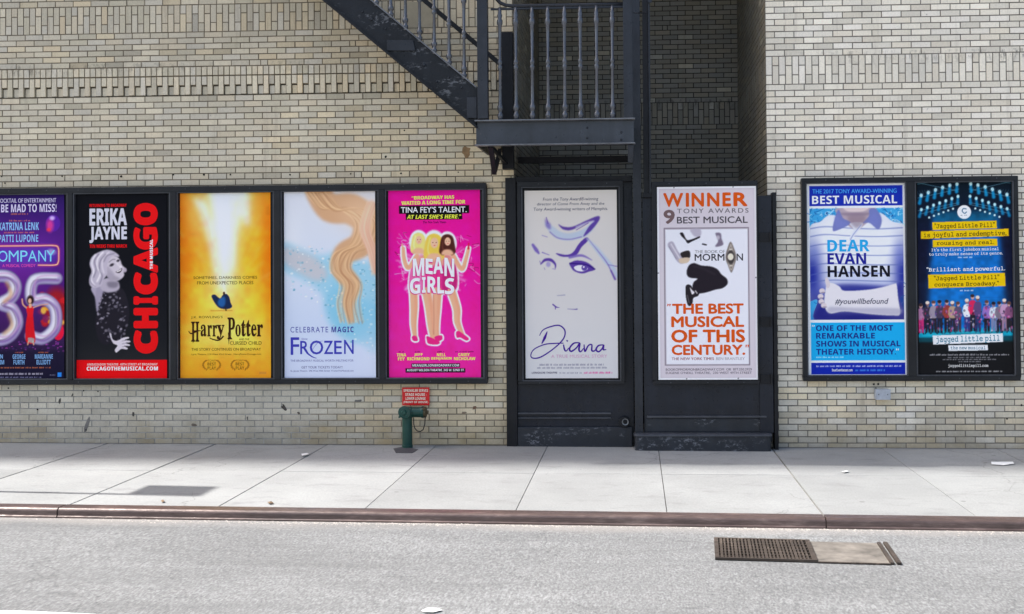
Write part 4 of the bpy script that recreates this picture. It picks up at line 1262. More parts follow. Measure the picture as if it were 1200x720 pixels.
for pts, c_, w_ in [([(112, 299), (108, 308), (110, 318), (107, 327), (111, 335)], (232, 228, 240), 2.2), ([(121, 296), (115, 303), (114, 313), (118, 320), (114, 330)], (236, 232, 242), 2.0), ([(128, 296), (121, 302), (120, 312), (122, 320)], (222, 216, 230), 1.6),
                    ([(116, 298), (111, 306), (113, 316), (110, 325)], (120, 112, 136), 1.2), ([(124, 298), (118, 306), (117, 316), (120, 324), (117, 333)], (112, 104, 128), 1.1), ([(134, 297.5), (126, 300), (122, 307)], (116, 108, 130), 1), ([(108, 320), (106, 330), (112, 336)], (128, 118, 142), 1)]:
    p.stroke(pts, w_, c_, .8, .6)
p.poly([(128.6, 390), (130.5, 392), (132, 397.5), (137, 399.5), (144, 396), (150, 395), (151, 396.6), (146, 398.6), (152, 399.5), (152.4, 401.2), (147, 402), (152, 404), (151.5, 405.6), (145.5, 405.6), (149.5, 408), (148.5, 409.6), (142.5, 409), (139, 411.4), (136.2, 413.3), (134.6, 410), (137.6, 405), (133, 402.6), (129.6, 396)], (208, 202, 216), 1, .3)
for y in (398.8, 402.2, 405.6): p.stroke([(143, y + 1), (148, y)], .6, (120, 112, 130), .8)
RED = (244, 16, 22)
p.text(C_, B('RETURNING TO BROADWAY'), 105.2, 148.6, 238.9, 242.6, RED, .015); p.text(C_, B('TEN WEEKS THRU MARCH'), 105.2, 148.8, 286.6, 290.6, RED, .02)
p.text(Q, B('ERIKA'), 105, 149, 244.3, 264.2, (202, 204, 222), .022); p.text(Q, B('JAYNE'), 105, 149, 265.8, 284.9, (202, 204, 222), .022)
# heavy poster letters, one by one, reading upwards
ys = [(414.8, 387), (385.2, 361.3), (357.6, 347.6), (345.6, 319.2), (320.4, 290.6), (293.2, 266.6), (264.6, 238.4)]
for ch, (yb_, yt_) in zip('CHICAGO', ys):
    p.text(T, B(ch), 156.6, 185.2, yt_, yb_, RED, {'C': .06, 'O': .06, 'G': .035, 'A': .03}.get(ch, .05), rot=1)
p.text(T, B('THE MUSICAL'), 175.8, 179.4, 281.3, 316, (244, 240, 244), .03, rot=1, layer=1, space=1.15)
p.text(C_, B('AMBASSADOR THEATRE  49TH STREET AT BROADWAY'), 102, 184.6, 425.9, 428.6, (252, 200, 200), .0); p.text(Q, B('CHICAGOTHEMUSICAL.COM'), 101.6, 185, 429.8, 434.4, (255, 236, 236), .03, space=1.1)
p.done()

# ---- golden poster
p = Poster('p3', 'golden yellow poster with a white streak of light and a dark blue bundle', (246, 180, 40))
p.vgrad([(226, (240, 176, 52)), (280, (243, 176, 36)), (330, (247, 186, 36)), (370, (250, 206, 44)), (400, (250, 208, 66)), (425, (246, 180, 48)), (444, (243, 162, 38))])
p.blob(211, 290, 16, 80, (232, 128, 14), .85, 3); p.blob(318, 300, 15, 76, (236, 134, 14), .85, 3); p.blob(213, 350, 10, 60, (238, 150, 20), .6, 3); p.blob(318, 360, 8, 40, (240, 148, 24), .6, 3)
p.blob(290, 300, 20, 50, (238, 196, 30), .7, 3); p.blob(264, 345, 36, 30, (253, 226, 110), .8, 3); p.blob(264, 388, 42, 20, (254, 232, 130), .75, 3); p.blob(250, 250, 36, 40, (248, 206, 110), .6, 3)
p.poly([(226, 232), (240, 236), (249, 256), (257, 262), (252, 226), (292, 226), (293, 264), (289, 266), (282, 252), (277, 276), (275, 312), (268, 322), (262, 343), (258, 340), (252, 318), (244, 280), (236, 250)], (252, 248, 246), .95, 3.2, False)
p.blob(262, 318, 14, 30, (254, 240, 200), .7, 3); p.blob(267, 239, 5, 8, (240, 220, 180), .5, 1.2); p.blob(254, 282, 6, 3.4, (236, 226, 200), .55, 1); p.blob(272, 282, 4, 3.2, (240, 230, 204), .5, 1); p.blob(266, 306, 3.4, 6, (244, 222, 170), .5, 1); p.stroke([(261, 320), (264, 345)], [1, 4], (255, 252, 240), .8, 1)
p.blob(211, 270, 10, 70, (226, 110, 8), .6, 3); p.blob(318, 290, 10, 70, (230, 116, 10), .6, 3); p.blob(211, 400, 7, 40, (236, 140, 30), .5, 3)
for k in range(120):
    an = p.rng.uniform(-1.25, 1.25); r0 = p.rng.uniform(30, 90); x, y = 264 + r0 * math.sin(an), 345 - r0 * math.cos(an)
    p.stroke([(x, y), (x + 16 * math.sin(an), y - 16 * math.cos(an))], p.rng.uniform(1, 4), [(255, 214, 110), (236, 150, 24), (255, 232, 160)][k % 3], .14, 1.4, False)
p.grain(16, .06); p.grain(6, .05); p.img = p.img * np.array([1.0, .93, .9])
p.blob(264, 240, 28, 40, (255, 250, 240), .7, 3); p.blob(266, 290, 13, 46, (255, 250, 238), .75, 3); p.stroke([(258, 226), (262, 270), (264, 318)], [26, 18, 5], (255, 252, 246), .75, 3)
p.poly([(248, 347), (252, 345.4), (258, 350), (261, 346), (265, 344.6), (268.5, 348), (270.4, 355), (272, 360), (266, 362.6), (257, 361), (251, 354)], (22, 40, 78), 1, .3)
p.poly([(256, 352), (263, 348), (264, 356), (261, 360), (256, 358)], (36, 96, 168), .9, .8); p.stroke([(247, 364.3), (272, 364.3)], .9, (120, 80, 20), .6, .4); p.stroke([(264, 361), (265, 364)], 1.4, (50, 40, 20)); p.blob(262.6, 344, 1.4, 1.8, (60, 44, 24), 1, .4)
DK = (88, 62, 14); BK = (56, 32, 14)
for t_, a, b, c, d in [('SOMETIMES, DARKNESS COMES', 226.8, 301.4, 324, 327.6), ('FROM UNEXPECTED PLACES', 231.2, 297, 329.8, 333.6)]: p.text(Q, t_, a, b, c, d, DK, .004)
p.text(C_, "J.K. ROWLING'S", 224, 261, 370.4, 374, DK, .0)
# spiky narrow title
for ch, a, b, c, d in [('H', 224, 233.4, 377, 400.6), ('a', 235, 241.8, 380.5, 394.5), ('r', 243, 248.4, 381, 394.5), ('r', 249, 254.4, 381, 394.5), ('y', 254, 263, 381, 398),
                       ('P', 266.6, 275.4, 372.4, 398), ('o', 275.8, 282, 380.5, 394.8), ('t', 282.6, 288, 375.5, 394.8), ('t', 288.4, 293.6, 375.5, 394.8), ('e', 294.2, 300.4, 380.5, 394.8), ('r', 301, 308, 380.5, 394.8)]:
    p.text(T, SB(ch), a, b, c, d, BK, .012)
p.ink(T, [(221, 388), (224, 391), (232, 388), (236, 388)], [.6, 1.6, 1.4, .5], BK); p.ink(T, [(268.4, 390), (268, 404)], [2.6, .2], BK, smooth=False); p.ink(T, [(262, 394), (256, 399), (247, 397), (246, 395.5)], [1.8, 1.6, 1.2, .4], BK); p.ink(T, [(227, 398), (226, 402.4)], [2.2, .2], BK, smooth=False)
p.ink(T, [(283, 384.4), (294, 382.4)], [.8, 1.4], BK); p.text(C_, 'AND THE', 280, 292, 396.8, 399, DK); p.text(T, 'CURSED CHILD', 269.4, 306.4, 400.3, 404.4, DK, .006)
p.text(C_, 'THE STORY CONTINUES ON BROADWAY', 224.4, 305.6, 408, 411.2, DK, .004); p.text(C_, 'Lyric Theatre, 214 West 43rd Street   HarryPotterOnstage.com', 224.4, 305.8, 414.4, 416.8, DK)
for cx_ in (248, 281):
    for sgn in (-1, 1):
        for k in range(7):
            an = math.radians(-50 + 100 * k / 6); q = (cx_ + sgn * 10 * math.cos(an), 427.6 + 6.6 * math.sin(an))
            p.blob(q[0], q[1], 1.9, .8, (150, 106, 26), .9, .5, sgn * (an + 1.0))
    p.text(C_, 'TONY', cx_ - 4.6, cx_ + 4.6, 421.6, 424, (150, 106, 26)); p.text(C_, B('BEST'), cx_ - 5, cx_ + 5, 425, 428.6, (140, 98, 22)); p.text(C_, B('PLAY'), cx_ - 5, cx_ + 5, 429.6, 433.4, (140, 98, 22))
p.rectp(303, 435.4, 311.6, 438.8, (176, 128, 60), .6, .4)
p.done()

# ---- pale blue poster (a plain drift of gold, rose and ice blue in place of the figure)
p = Poster('p4', 'pale icy blue poster with golden and turquoise swirl and thin violet title', (204, 214, 236))
p.vgrad([(225, (214, 218, 232)), (300, (206, 216, 236)), (380, (196, 210, 238)), (443, (202, 212, 240))])
p.blob(338, 285, 16, 40, (226, 230, 240), .6, 3)
p.poly([(333, 286), (352, 292), (376, 300), (398, 296), (420, 306), (441, 318), (441, 410), (424, 404), (404, 396), (388, 378), (378, 346), (360, 330), (333, 316)], (142, 198, 226), .85, 3.5)
p.poly([(334, 290), (350, 294), (372, 304), (384, 322), (372, 330), (354, 322), (334, 308)], (206, 190, 196), .7, 3)
p.poly([(380, 360), (398, 330), (420, 350), (441, 360), (441, 402), (420, 398), (398, 392)], (120, 190, 224), .6, 4)
for k in range(420):
    x = p.rng.uniform(334, 440); y = p.rng.uniform(288, 425)
    if y > 286 + (x - 333) * .1 and y < 330 + (x - 333) * .92: p.blob(x, y, p.rng.uniform(.5, 1.8), p.rng.uniform(.5, 1.4), [(236, 242, 248), (110, 180, 208), (222, 214, 220), (96, 160, 190), (180, 214, 232)][k % 5], p.rng.uniform(.3, .8), .8)
def band(pts, w_, cols):
    p.stroke(pts, w_, cols[0], .95, 1.6)
    for k in range(18):
        o_ = (k / 17 - .5) * (w_[1] if isinstance(w_, list) else w_) * .78
        q = [(a + o_ + p.rng.normal(0, .7), b + p.rng.normal(0, 1)) for a, b in pts]
        p.stroke(q, p.rng.uniform(.7, 2.0), cols[1 + k % 3], .55, .5)
GOLD = [(206, 160, 122), (234, 202, 160), (176, 120, 86), (222, 184, 138)]
band([(372, 226), (388, 244), (412, 246), (430, 262), (424, 286), (404, 298), (400, 316), (412, 334), (408, 356), (412, 378)], [26, 34, 36, 34, 30, 26, 22, 20, 14, 4], GOLD)
band([(436, 240), (428, 268), (436, 296), (441, 320)], [8, 14, 10, 8], [(226, 180, 156), (238, 204, 184), (206, 150, 130), (230, 190, 168)])
p.blob(424, 250, 26, 22, (240, 206, 176), .45, 3); p.blob(436, 420, 20, 30, (206, 216, 240), .6, 3)
VI = (66, 70, 162)
p.text(Q, 'CELEBRATE', 340.2, 384.4, 383.2, 389.8, VI, .0, space=1.25); p.text(Q, B('MAGIC'), 388.4, 414.3, 383.2, 389.8, (58, 54, 150), .0, space=1.2)
for ch, a, b, c, d in [('F', 340.4, 350.4, 395.4, 416), ('R', 351.6, 362, 399.6, 415.2), ('O', 362.8, 378.6, 399.2, 415.6), ('Z', 379.4, 390, 399.6, 415.2), ('E', 391.4, 400.4, 399.6, 415.2), ('N', 403, 414.2, 398.6, 415.2)]:
    p.text(T, ch, a, b, c, d, (60, 62, 176), .008)
p.ink(T, [(356, 408.6), (360, 414), (366, 418.4), (371, 420)], [1.2, 1.9, 1.3, .3], (60, 62, 176)); p.ink(T, [(364.5, 412), (372, 402), (378, 399.6)], [.3, .6, .3], (120, 122, 206))
p.text(C_, 'Disney', 353.4, 360.4, 396.2, 398.8, VI)
p.text(C_, 'THE BROADWAY MUSICAL WORTH MELTING FOR', 340.2, 414, 421.6, 424, (112, 114, 168)); p.text(C_, 'GET YOUR TICKETS TODAY!', 353, 401, 429.2, 432, (82, 84, 140), .004); p.text(C_, 'St. James Theatre  246 West 44th Street  FrozenTheMusical.com', 340.2, 414, 433.8, 436.2, (72, 74, 140), .004)
p.done()

# ---- hot pink poster
p = Poster('p5', 'hot pink poster with white hand-drawn title over three women in pink dresses', (236, 20, 152))
p.vgrad([(223, (238, 16, 150)), (330, (238, 22, 156)), (400, (232, 40, 160)), (443, (236, 34, 150))])
p.grain(9, .05); p.grain(3, .03)
for k in range(85):
    an = p.rng.uniform(0, 2 * PI); r0, r1 = p.rng.uniform(14, 26), p.rng.uniform(32, 48)
    p.stroke([(508 + r0 * math.cos(an), 314 + r0 * 1.0 * math.sin(an)), (508 + r1 * math.cos(an) * .92, 314 + r1 * math.sin(an) * .95)], p.rng.uniform(.8, 3.4), [(248, 150, 206), (252, 186, 222), (214, 60, 160), (246, 110, 190)][k % 4], .7, .7, False)
for k in range(34):
    x, y = p.rng.choice([p.rng.uniform(463, 480), p.rng.uniform(536, 556)]), p.rng.uniform(276, 340)
    p.stroke([(x, y), (x + p.rng.normal(0, 4), y + p.rng.normal(0, 3)), (x + p.rng.normal(0, 5), y + p.rng.normal(0, 4))], .7, [(252, 210, 232), (110, 20, 80), (250, 170, 214)][k % 3], .7, .3)
WHT = (252, 236, 246); SK = (232, 172, 142); SK2 = (214, 146, 118)
def limb(pts, w_, c_=SK): p.stroke(pts, [q + 3.4 for q in w_], WHT, 1, .3)
def flesh(pts, w_, c_=SK): p.stroke(pts, w_, c_, 1, .4); p.stroke([(a + w_[0] * .22, b) for a, b in pts], [q * .3 for q in w_], SK2, .55, .8)
legs = [([(485, 342), (485.5, 360), (484.8, 380), (486.2, 396)], [9, 8.4, 6.6, 4]), ([(500, 342), (503, 360), (505, 382), (507, 398)], [10.5, 9.6, 7.6, 4.4]), ([(512.5, 342), (511.4, 362), (510.6, 382), (512, 400)], [10.5, 9.4, 7.4, 4.2]), ([(529, 342), (535, 362), (535.6, 378), (541, 392)], [9.4, 8.4, 7, 4.2])]
arms = [([(489, 300), (479, 314), (474, 304), (473, 291)], [5.4, 5, 4.4, 3.6]), ([(531, 300), (541, 316), (546, 304), (549, 292)], [5.4, 5, 4.2, 3.4])]
feet = [[(483, 394), (488, 394), (489.5, 399), (486, 400), (483, 398)], [(500, 394), (508, 397), (515, 401), (512, 404), (502, 403), (500, 399)], [(509, 395), (517, 393), (518, 398), (512, 400)], [(537, 388), (543, 392), (549, 397), (546, 399.5), (539, 396), (535, 396), (534, 390)]]
for l in legs + arms: limb(*l)
for f_ in feet: p.stroke(f_ + [f_[0]], 3.4, WHT, 1, .3)
heads = [(491, 281, 7), (509, 284.5, 9), (524.5, 283, 7)]
for hx, hy, r_ in heads: p.blob(hx, hy + 3, r_ * 1.2 + 2.6, r_ * 1.6 + 3, WHT, 1, .15)
p.poly([(484, 304), (496, 298), (508, 302), (522, 298), (534, 304), (538, 330), (533, 344), (508, 346), (482, 344), (478, 330)], WHT, 1, .3); p.poly([(485, 306), (497, 300), (508, 304), (521, 300), (532, 306), (536, 330), (531, 342), (508, 344), (484, 342), (480, 330)], (222, 50, 142), 1, .4)
p.poly([(485, 306), (497, 300), (497, 342), (484, 342), (480, 330)], (240, 120, 184), .8, 1.2); p.poly([(521, 300), (532, 306), (536, 330), (531, 342), (519, 342)], (176, 30, 110), .75, 1.2)
for x in (488, 493, 503, 512, 524, 529): p.stroke([(x, 318), (x + p.rng.normal(0, 1), 342)], 1.0, [(196, 30, 120), (250, 150, 206)][int(x) % 2], .6, .6)
for l in legs + arms: flesh(*l)
for (x0_, x1_) in ((489, 502), (502, 516), (515, 530)): p.poly([(x0_, 301), (x1_, 301), (x1_ + 1, 311), (x0_ - 1, 311)], (228, 170, 142), .8, 1.2)
p.stroke([(508, 346), (508.4, 372), (508, 392)], 1.0, (150, 80, 70), .5, .6); p.stroke([(549, 292), (549.4, 286)], [2.6, 1.4], (206, 30, 60), .9, .3); p.stroke([(472.6, 291), (471.6, 286)], [2.6, 1.2], SK, .95, .3)
for f_ in feet: p.poly(f_, (238, 40, 130), 1, .3)
for (hx, hy, r_), hc, hl in zip(heads, [(240, 214, 130), (238, 196, 84), (74, 36, 30)], [(252, 238, 184), (252, 230, 150), (110, 60, 46)]):
    p.poly([(hx, hy - r_ * 1.15), (hx + r_ * .9, hy - r_ * .7), (hx + r_ * 1.25, hy + r_ * .7), (hx + r_ * 1.35, hy + r_ * 1.9), (hx + r_ * .7, hy + r_ * 2.4), (hx, hy + r_ * 1.9), (hx - r_ * .7, hy + r_ * 2.4), (hx - r_ * 1.35, hy + r_ * 1.9), (hx - r_ * 1.25, hy + r_ * .7), (hx - r_ * .9, hy - r_ * .7)], hc, 1, .5); p.stroke([(hx - r_ * .5, hy - r_ * .6), (hx - r_ * .8, hy + r_ * .8), (hx - r_ * .6, hy + r_ * 1.7)], 1.4, hl, .7, .5)
    p.blob(hx + .4, hy + .6, r_ * .5, r_ * .68, (236, 184, 156), 1, .3); p.poly([(hx - r_ * .55, hy + r_ * 1.5), (hx + r_ * .55, hy + r_ * 1.5), (hx + r_ * .95, hy + r_ * 2.3), (hx - r_ * .95, hy + r_ * 2.3)], (232, 176, 146), 1, .7)
    p.blob(hx - r_ * .15, hy + .2, .8, .5, (90, 50, 50), .7, .6); p.blob(hx + r_ * .28, hy + .2, .8, .5, (90, 50, 50), .7, .6); p.blob(hx + .6, hy + r_ * .4, 1.1, .5, (206, 50, 80), .8, .6)
YE_ = (252, 236, 106)
p.text(Q, B('“BROADWAY HAS'), 483, 533, 229.6, 233.6, YE_, .03, tilt=.012); p.text(Q, B('WAITED A LONG TIME FOR'), 471, 546, 235.3, 239.6, YE_, .03, tilt=.012)
p.rectp(468.3, 241.4, 550.3, 250.6, (16, 12, 18), 1, .1); p.rectp(476, 250.4, 542, 257.8, (16, 12, 18), 1, .1)
p.text(Q, 'TINA FEY’S TALENT.', 470.4, 547.4, 242.6, 249.4, (236, 236, 240), .012, layer=1); p.text(Q, BI('AT LAST SHE’S HERE.”'), 477.4, 541, 251.8, 256.6, (250, 240, 80), .02, layer=1)
p.text(C_, SB('The New York Times'), 496, 523.4, 259.2, 262, (88, 8, 60))
for ch, a, b, c, d, tl in [('M', 484, 497.4, 303, 323.6, .05), ('E', 499, 507.4, 303.4, 321.4, -.1), ('A', 508, 519.6, 301.6, 321, .05), ('N', 521, 532.6, 303, 324.4, -.12), ('G', 480.4, 492.6, 326, 344.6, .05), ('I', 494.6, 499, 325, 343.4, 0), ('R', 501, 511.6, 324.6, 343.6, -.08), ('L', 512.6, 520.6, 325, 344.4, 0), ('S', 521.4, 532.4, 326.4, 345.4, .08)]:
    p.text(T, B(ch), a - .7, b - .5, c + .7, d + 1.0, (206, 40, 134), .025, tilt=tl); p.text(T, B(ch), a, b, c, d, (252, 246, 250), .012, tilt=tl, layer=1)
for rows in [(('TINA', 464.6, 475.6), ('FEY', 466, 474)), (('JEFF', 485, 495), ('RICHMOND', 477, 503)), (('NELL', 511.6, 522), ('BENJAMIN', 505, 529)), (('CASEY', 536.6, 550), ('NICHOLAW', 531.6, 556.6))]:
    for (t_, a, b), yy in zip(rows, (414.2, 418.8)): p.text(C_, B(t_), a, b, yy, yy + 3.6, YE_, .02)
for a, b in ((467, 473), (486, 494), (512, 520), (533, 556)): p.greek(a, b, 411.4, 413, (90, 10, 70))
p.rectp(482, 426, 538.4, 430.6, (20, 14, 24), 1, .1); p.rectp(475, 431.4, 544.6, 436.6, (20, 14, 24), 1, .1)
p.text(C_, B('MEANGIRLSONBROADWAY.COM'), 483, 537.4, 427, 429.8, (240, 236, 240), layer=1); p.text(C_, B('AUGUST WILSON THEATRE, 245 W. 52ND ST.'), 476.4, 543.6, 432.6, 435.6, (240, 236, 240), layer=1)
p.done()

# ---- white poster with violet brush sketch
p = Poster('p6', 'white poster with violet brush-stroke sketch of a face and a handwritten title', (206, 206, 210))
p.vgrad([(223, (214, 210, 210)), (330, (204, 202, 206)), (443, (202, 204, 212))])
PU = (74, 44, 150); P2 = (110, 90, 180); P3 = (176, 192, 220)
p.stroke([(641, 262), (648, 270), (656, 276), (668, 278), (684, 274), (694, 266), (699, 258)], [3, 8, 9, 8, 9, 7, 4], P3, .8, .8)
p.stroke([(645, 272), (654, 279), (668, 281), (682, 278)], 1.1, P2, .8, .5); p.stroke([(640, 257), (643, 264), (645, 268)], [1, 6, 2], P2, .7, 1); p.stroke([(641, 255), (643, 262)], 1, PU, .6); p.stroke([(636, 276), (642, 278)], .9, P2, .6)
p.poly([(655, 263), (661, 266), (672, 266), (688, 259), (701, 254), (703, 258), (694, 270), (684, 278), (690, 267), (696, 260), (684, 264), (670, 270), (660, 269)], PU, .85, .5)
p.stroke([(676, 267), (688, 262), (696, 260)], 2.2, (196, 196, 222), .7, .6); p.stroke([(676, 270), (690, 262)], .8, PU, .7)
p.poly([(652, 297), (664, 299), (672, 296), (679, 286), (687, 279), (690, 282), (682, 290), (676, 299), (666, 301.5), (657, 300.6)], PU, .92, .4)
p.stroke([(668, 302), (682, 300), (694, 305.6)], [3, 3, .6], P2, .8, .5)
p.stroke([(688, 280), (700, 293), (711, 307), (719, 316), (723, 326)], [1.6, 5, 6, 4.5, 2], P3, .85, .8); p.stroke([(690, 281), (701, 295), (712, 310), (720, 328)], [.5, .9, 1.2, 1.6], P2, .8, .4); p.stroke([(713, 311), (723, 313)], 1.2, P2, .6); p.stroke([(716, 318), (721, 328)], 2, PU, .6, .5)
p.stroke([(625, 287), (629, 293), (632, 297)], [3, 4.4, 2], P2, .9, .5); p.stroke([(636, 296), (644, 299)], [1.4, .8], P2, .7)
p.stroke([(634, 310), (639, 305), (646, 305), (651, 310), (651, 315)], [.8, 3.2, 3.6, 2.2, .6], PU, .9, .4); p.blob(643, 310, 2.6, 3, (150, 140, 200), .8, .7); p.stroke([(634, 309), (633, 306)], .7, PU, .7); p.stroke([(638, 314), (639, 316)], .6, PU, .5); p.stroke([(648, 315), (651, 316)], .8, P2, .6)
p.poly([(668, 309), (676, 305.6), (688, 308), (697, 316), (690, 319), (682, 321), (673, 318), (669, 313)], PU, .9, .4); p.poly([(673, 313.4), (681, 311), (689, 315), (684, 318.4), (676, 317.6)], (222, 222, 234), 1, .3); p.blob(685, 314.4, 3.4, 3.4, (92, 70, 160), 1, .3); p.blob(684.2, 313.4, 1, 1, (230, 230, 240), 1, .5); p.stroke([(668, 309), (678, 309.6), (688, 311), (697, 316)], 1.6, (48, 24, 120), .9, .3)
p.stroke([(653, 346.6), (662, 346)], [.6, 1.0], (120, 116, 160), .7); p.stroke([(648, 357), (652, 360), (655.4, 360.6)], [1.6, 1.4, .4], PU, .9, .2); p.stroke([(650.6, 359.4), (651, 362.4)], 1.0, PU, .8, .2); p.stroke([(665, 362.2), (672, 362.8), (676, 362.6)], [.4, .8, 1.6], (90, 76, 150), .85, .3)
GY = (74, 68, 96)
p.text(Q, 'From the Tony Award®-winning', 637, 702, 231.4, 236.4, GY, .002, .12); p.text(Q, 'director of Come From Away and the', 630, 709, 237.4, 241.6, GY, .002, .12); p.text(Q, 'Tony Award-winning writers of Memphis.', 626, 713, 243.2, 248, GY, .002, .12)
INK = (64, 22, 140)
p.ink(T, [(641, 388.6), (638, 396), (634.4, 403)], [.8, 3.2, 1], INK)
p.ink(T, [(631.8, 393.6), (636, 387), (645, 383), (655, 381.6), (661.4, 387), (661, 395), (655, 403), (644, 412), (632, 419), (623.5, 419.6), (621.6, 415.6), (626, 409), (638, 403.8), (650, 402.6), (660, 402.4)], [.8, 1.2, 1.5, 1.6, 1.6, 1.5, 1.5, 1.4, 1.6, 1.4, 1.2, 1.2, 1.4, 1.4, 1.0], INK)
p.ink(T, [(660, 404), (661, 409.6), (663, 411.6), (666, 408)], [1.4, 2.0, 1.4, .8], INK); p.ink(T, [(663.6, 399), (665, 400.4)], [1.4, 1.8], INK)
p.ink(T, [(679, 402), (672, 402.6), (667, 408.6), (669, 412), (675, 408), (679, 402.6), (678, 410), (680, 412.4), (684, 408)], [1.2, 1.8, 2, 2.0, 1.6, 1.8, 2.2, 1.6, .8], INK, 0)
p.ink(T, [(684, 404), (685, 412), (689, 405.4), (693, 404.4), (693, 411), (696, 411.6), (698, 409)], [1.2, 2, 1.6, 1.6, 2, 1.6, .8], INK)
p.ink(T, [(707, 404.6), (701, 405.4), (698, 410), (701, 412.6), (705, 409), (707, 405), (706.4, 410), (710, 410)], [1.2, 1.8, 2, 1.8, 1.6, 1.8, 2, .8], INK)
p.text(Q, 'A TRUE MUSICAL STORY', 645.4, 711, 415.8, 419.6, (196, 150, 186), .0)
p.greek(632, 707, 426.4, 428.4, (110, 108, 134), .7); p.greek(629, 710, 429.9, 431.9, (110, 108, 134), .7); p.text(C_, B('LONGACRE THEATRE'), 622.6, 652.4, 435.8, 438, GY); p.greek(655, 681, 436, 438, (120, 118, 140), .6); p.greek(683.6, 717, 435.8, 438, (206, 60, 140), .8)
p.done()

# ---- poster with orange lettering
p = Poster('p7', 'white poster with big orange lettering and a scattered jumping figure in black trousers', (226, 226, 236))
p.rectp(773.2, 221.4, 884.8, 442.6, (200, 192, 206), 1, .2)
p.rectp(774.6, 222.8, 883.4, 441.4, (206, 199, 212), 1, .6)
p.rectp(778.6, 267, 878, 428.4, (126, 116, 128), 1, .1); p.rectp(779.6, 268, 877, 427.4, (168, 160, 174), 1, .1); p.rectp(780.4, 269, 876.2, 426.6, (224, 226, 240), 1, .1)
for x, y in ((791, 220), (860, 220), (771.8, 320), (885.6, 326), (804, 443.8), (864, 443.4)): p.blob(x, y, .8, .8, (70, 66, 74), .8, .6)
OR = (206, 84, 24); GR = (74, 70, 78)
for ch, a, b in [('W', 778, 801.6), ('I', 804.6, 808.4), ('N', 811.4, 826), ('N', 829.6, 844), ('E', 847.6, 857.6), ('R', 860.4, 877)]: p.text(Q, ch, a, b, 226, 242.4, OR, .036)
p.text(Q, '9', 778.2, 791.6, 245.6, 262.4, (112, 92, 96), .03); p.text(Q, 'TONY AWARDS', 794.2, 878, 244.6, 250, (104, 98, 106), .006, space=1.3); p.text(Q, 'BEST MUSICAL', 794, 877, 254, 262, GR, .012)
p.text(T, 'THE BOOK OF', 814.6, 850, 293.4, 297, (150, 150, 158), .02); p.text(T, 'MORM', 814.4, 849.4, 297.8, 306, (52, 50, 58), .012); p.text(T, 'N', 863.6, 871, 297.8, 306, (52, 50, 58), .012)
p.poly([(856.6, 284), (860.6, 292), (863, 302), (860.6, 312), (857, 320), (853, 311), (850.4, 302), (853, 291)], (122, 112, 108), 1, .4); p.stroke([(856.8, 287), (860.4, 302), (857, 317), (853, 302), (856.8, 287)], 1.2, (196, 188, 182), .8, .4); p.blob(856.6, 302, 4.6, 8, (60, 56, 58), .9, .3); p.blob(856.4, 301.6, 3.4, 4, (230, 220, 206), 1, .3); p.blob(856.6, 293, 1.6, 1, (220, 214, 206), .8, .5); p.blob(856.8, 312, 1.6, 1, (220, 214, 206), .8, .5)
# sleeve and hand holding a dark book, tie, shirt folds
p.poly([(783, 287), (789, 283.4), (796, 296), (803, 301), (806, 304), (801, 309), (795, 307.4), (790, 299)], (170, 164, 184), 1, .5); p.stroke([(787, 286), (797, 303)], 1.4, (226, 224, 236), .8, .5); p.stroke([(784.6, 289), (793, 304)], .8, (110, 104, 126), .7, .4)
p.poly([(798, 297), (808, 294), (809, 302), (802, 304)], (46, 42, 44), 1, .3); p.poly([(796, 304), (803, 302), (809, 303), (806, 308), (798, 308.6)], (206, 186, 166), 1, .4)
p.poly([(797.6, 273.4), (801, 273), (804.6, 280), (807.4, 281.6), (815, 279.4), (820, 277), (820.6, 279), (812, 283), (806.6, 285.4), (803.4, 281), (799.6, 277.4)], (34, 30, 36), 1, .3); p.poly([(810, 269), (821, 268.6), (822, 276), (816, 278), (811.6, 274)], (176, 170, 190), .9, .6)
p.poly([(839, 274), (845, 274), (846, 280), (848, 287), (842, 289.6), (838.6, 289), (842, 283)], (120, 110, 132), 1, .5); p.blob(842, 279, 2, 2.6, (196, 190, 206), .8, .8); p.stroke([(824, 286.4), (828, 287.4)], 1.8, (40, 36, 42), .95, .2)
# trousers and shoe
p.poly([(805, 318), (808, 311), (814, 308.6), (822, 311.4), (833, 312.6), (841, 316), (845.6, 322), (851.6, 327), (852.6, 333), (847, 338), (838, 340), (826, 343.4), (815, 344), (811.6, 338), (813, 331), (817.6, 327), (810, 326), (806, 323.6)], (38, 33, 42), 1, .4); p.stroke([(813, 312), (826, 316), (838, 322)], 1.4, (58, 52, 62), .7, 1)
p.poly([(804, 335), (809, 334), (812, 338), (814.6, 341), (819.6, 342.6), (818, 347), (812.6, 349.6), (811.4, 356), (808, 359), (805.4, 356), (803.6, 346)], (40, 36, 42), 1, .3); p.poly([(808.6, 337), (811, 340), (814, 343), (811, 345)], (226, 222, 232), 1, .3); p.stroke([(805.6, 346), (807.6, 355)], .9, (110, 104, 112), .8, .3); p.stroke([(815, 341), (817, 344)], 1, (236, 232, 240), .9, .3)
rows = [('THE BEST', 787.4, 871.2, 356, 368.2), ('MUSICAL', 786.2, 871.6, 370.8, 383.8), ('OF THIS', 786, 872.6, 386.4, 401.8), ('CENTURY.', 786.4, 872.6, 404.2, 416.4)]
for t_, a, b, c, d in rows: p.text(Q, t_, a, b, c, d, OR, .032)
for x in (782.2, 784.6): p.ink(Q, [(x + .6, 356.2), (x, 359)], [1.8, .8], OR, smooth=False)
for x in (874, 876.4): p.ink(Q, [(x, 404.4), (x - .6, 407.6)], [1.8, .8], OR, smooth=False)
p.text(C_, 'THE NEW YORK TIMES', 786.4, 836, 419, 422.2, (146, 76, 82), .01); p.text(C_, 'BEN BRANTLEY', 838.6, 872, 419, 422.2, (160, 156, 166), .0)
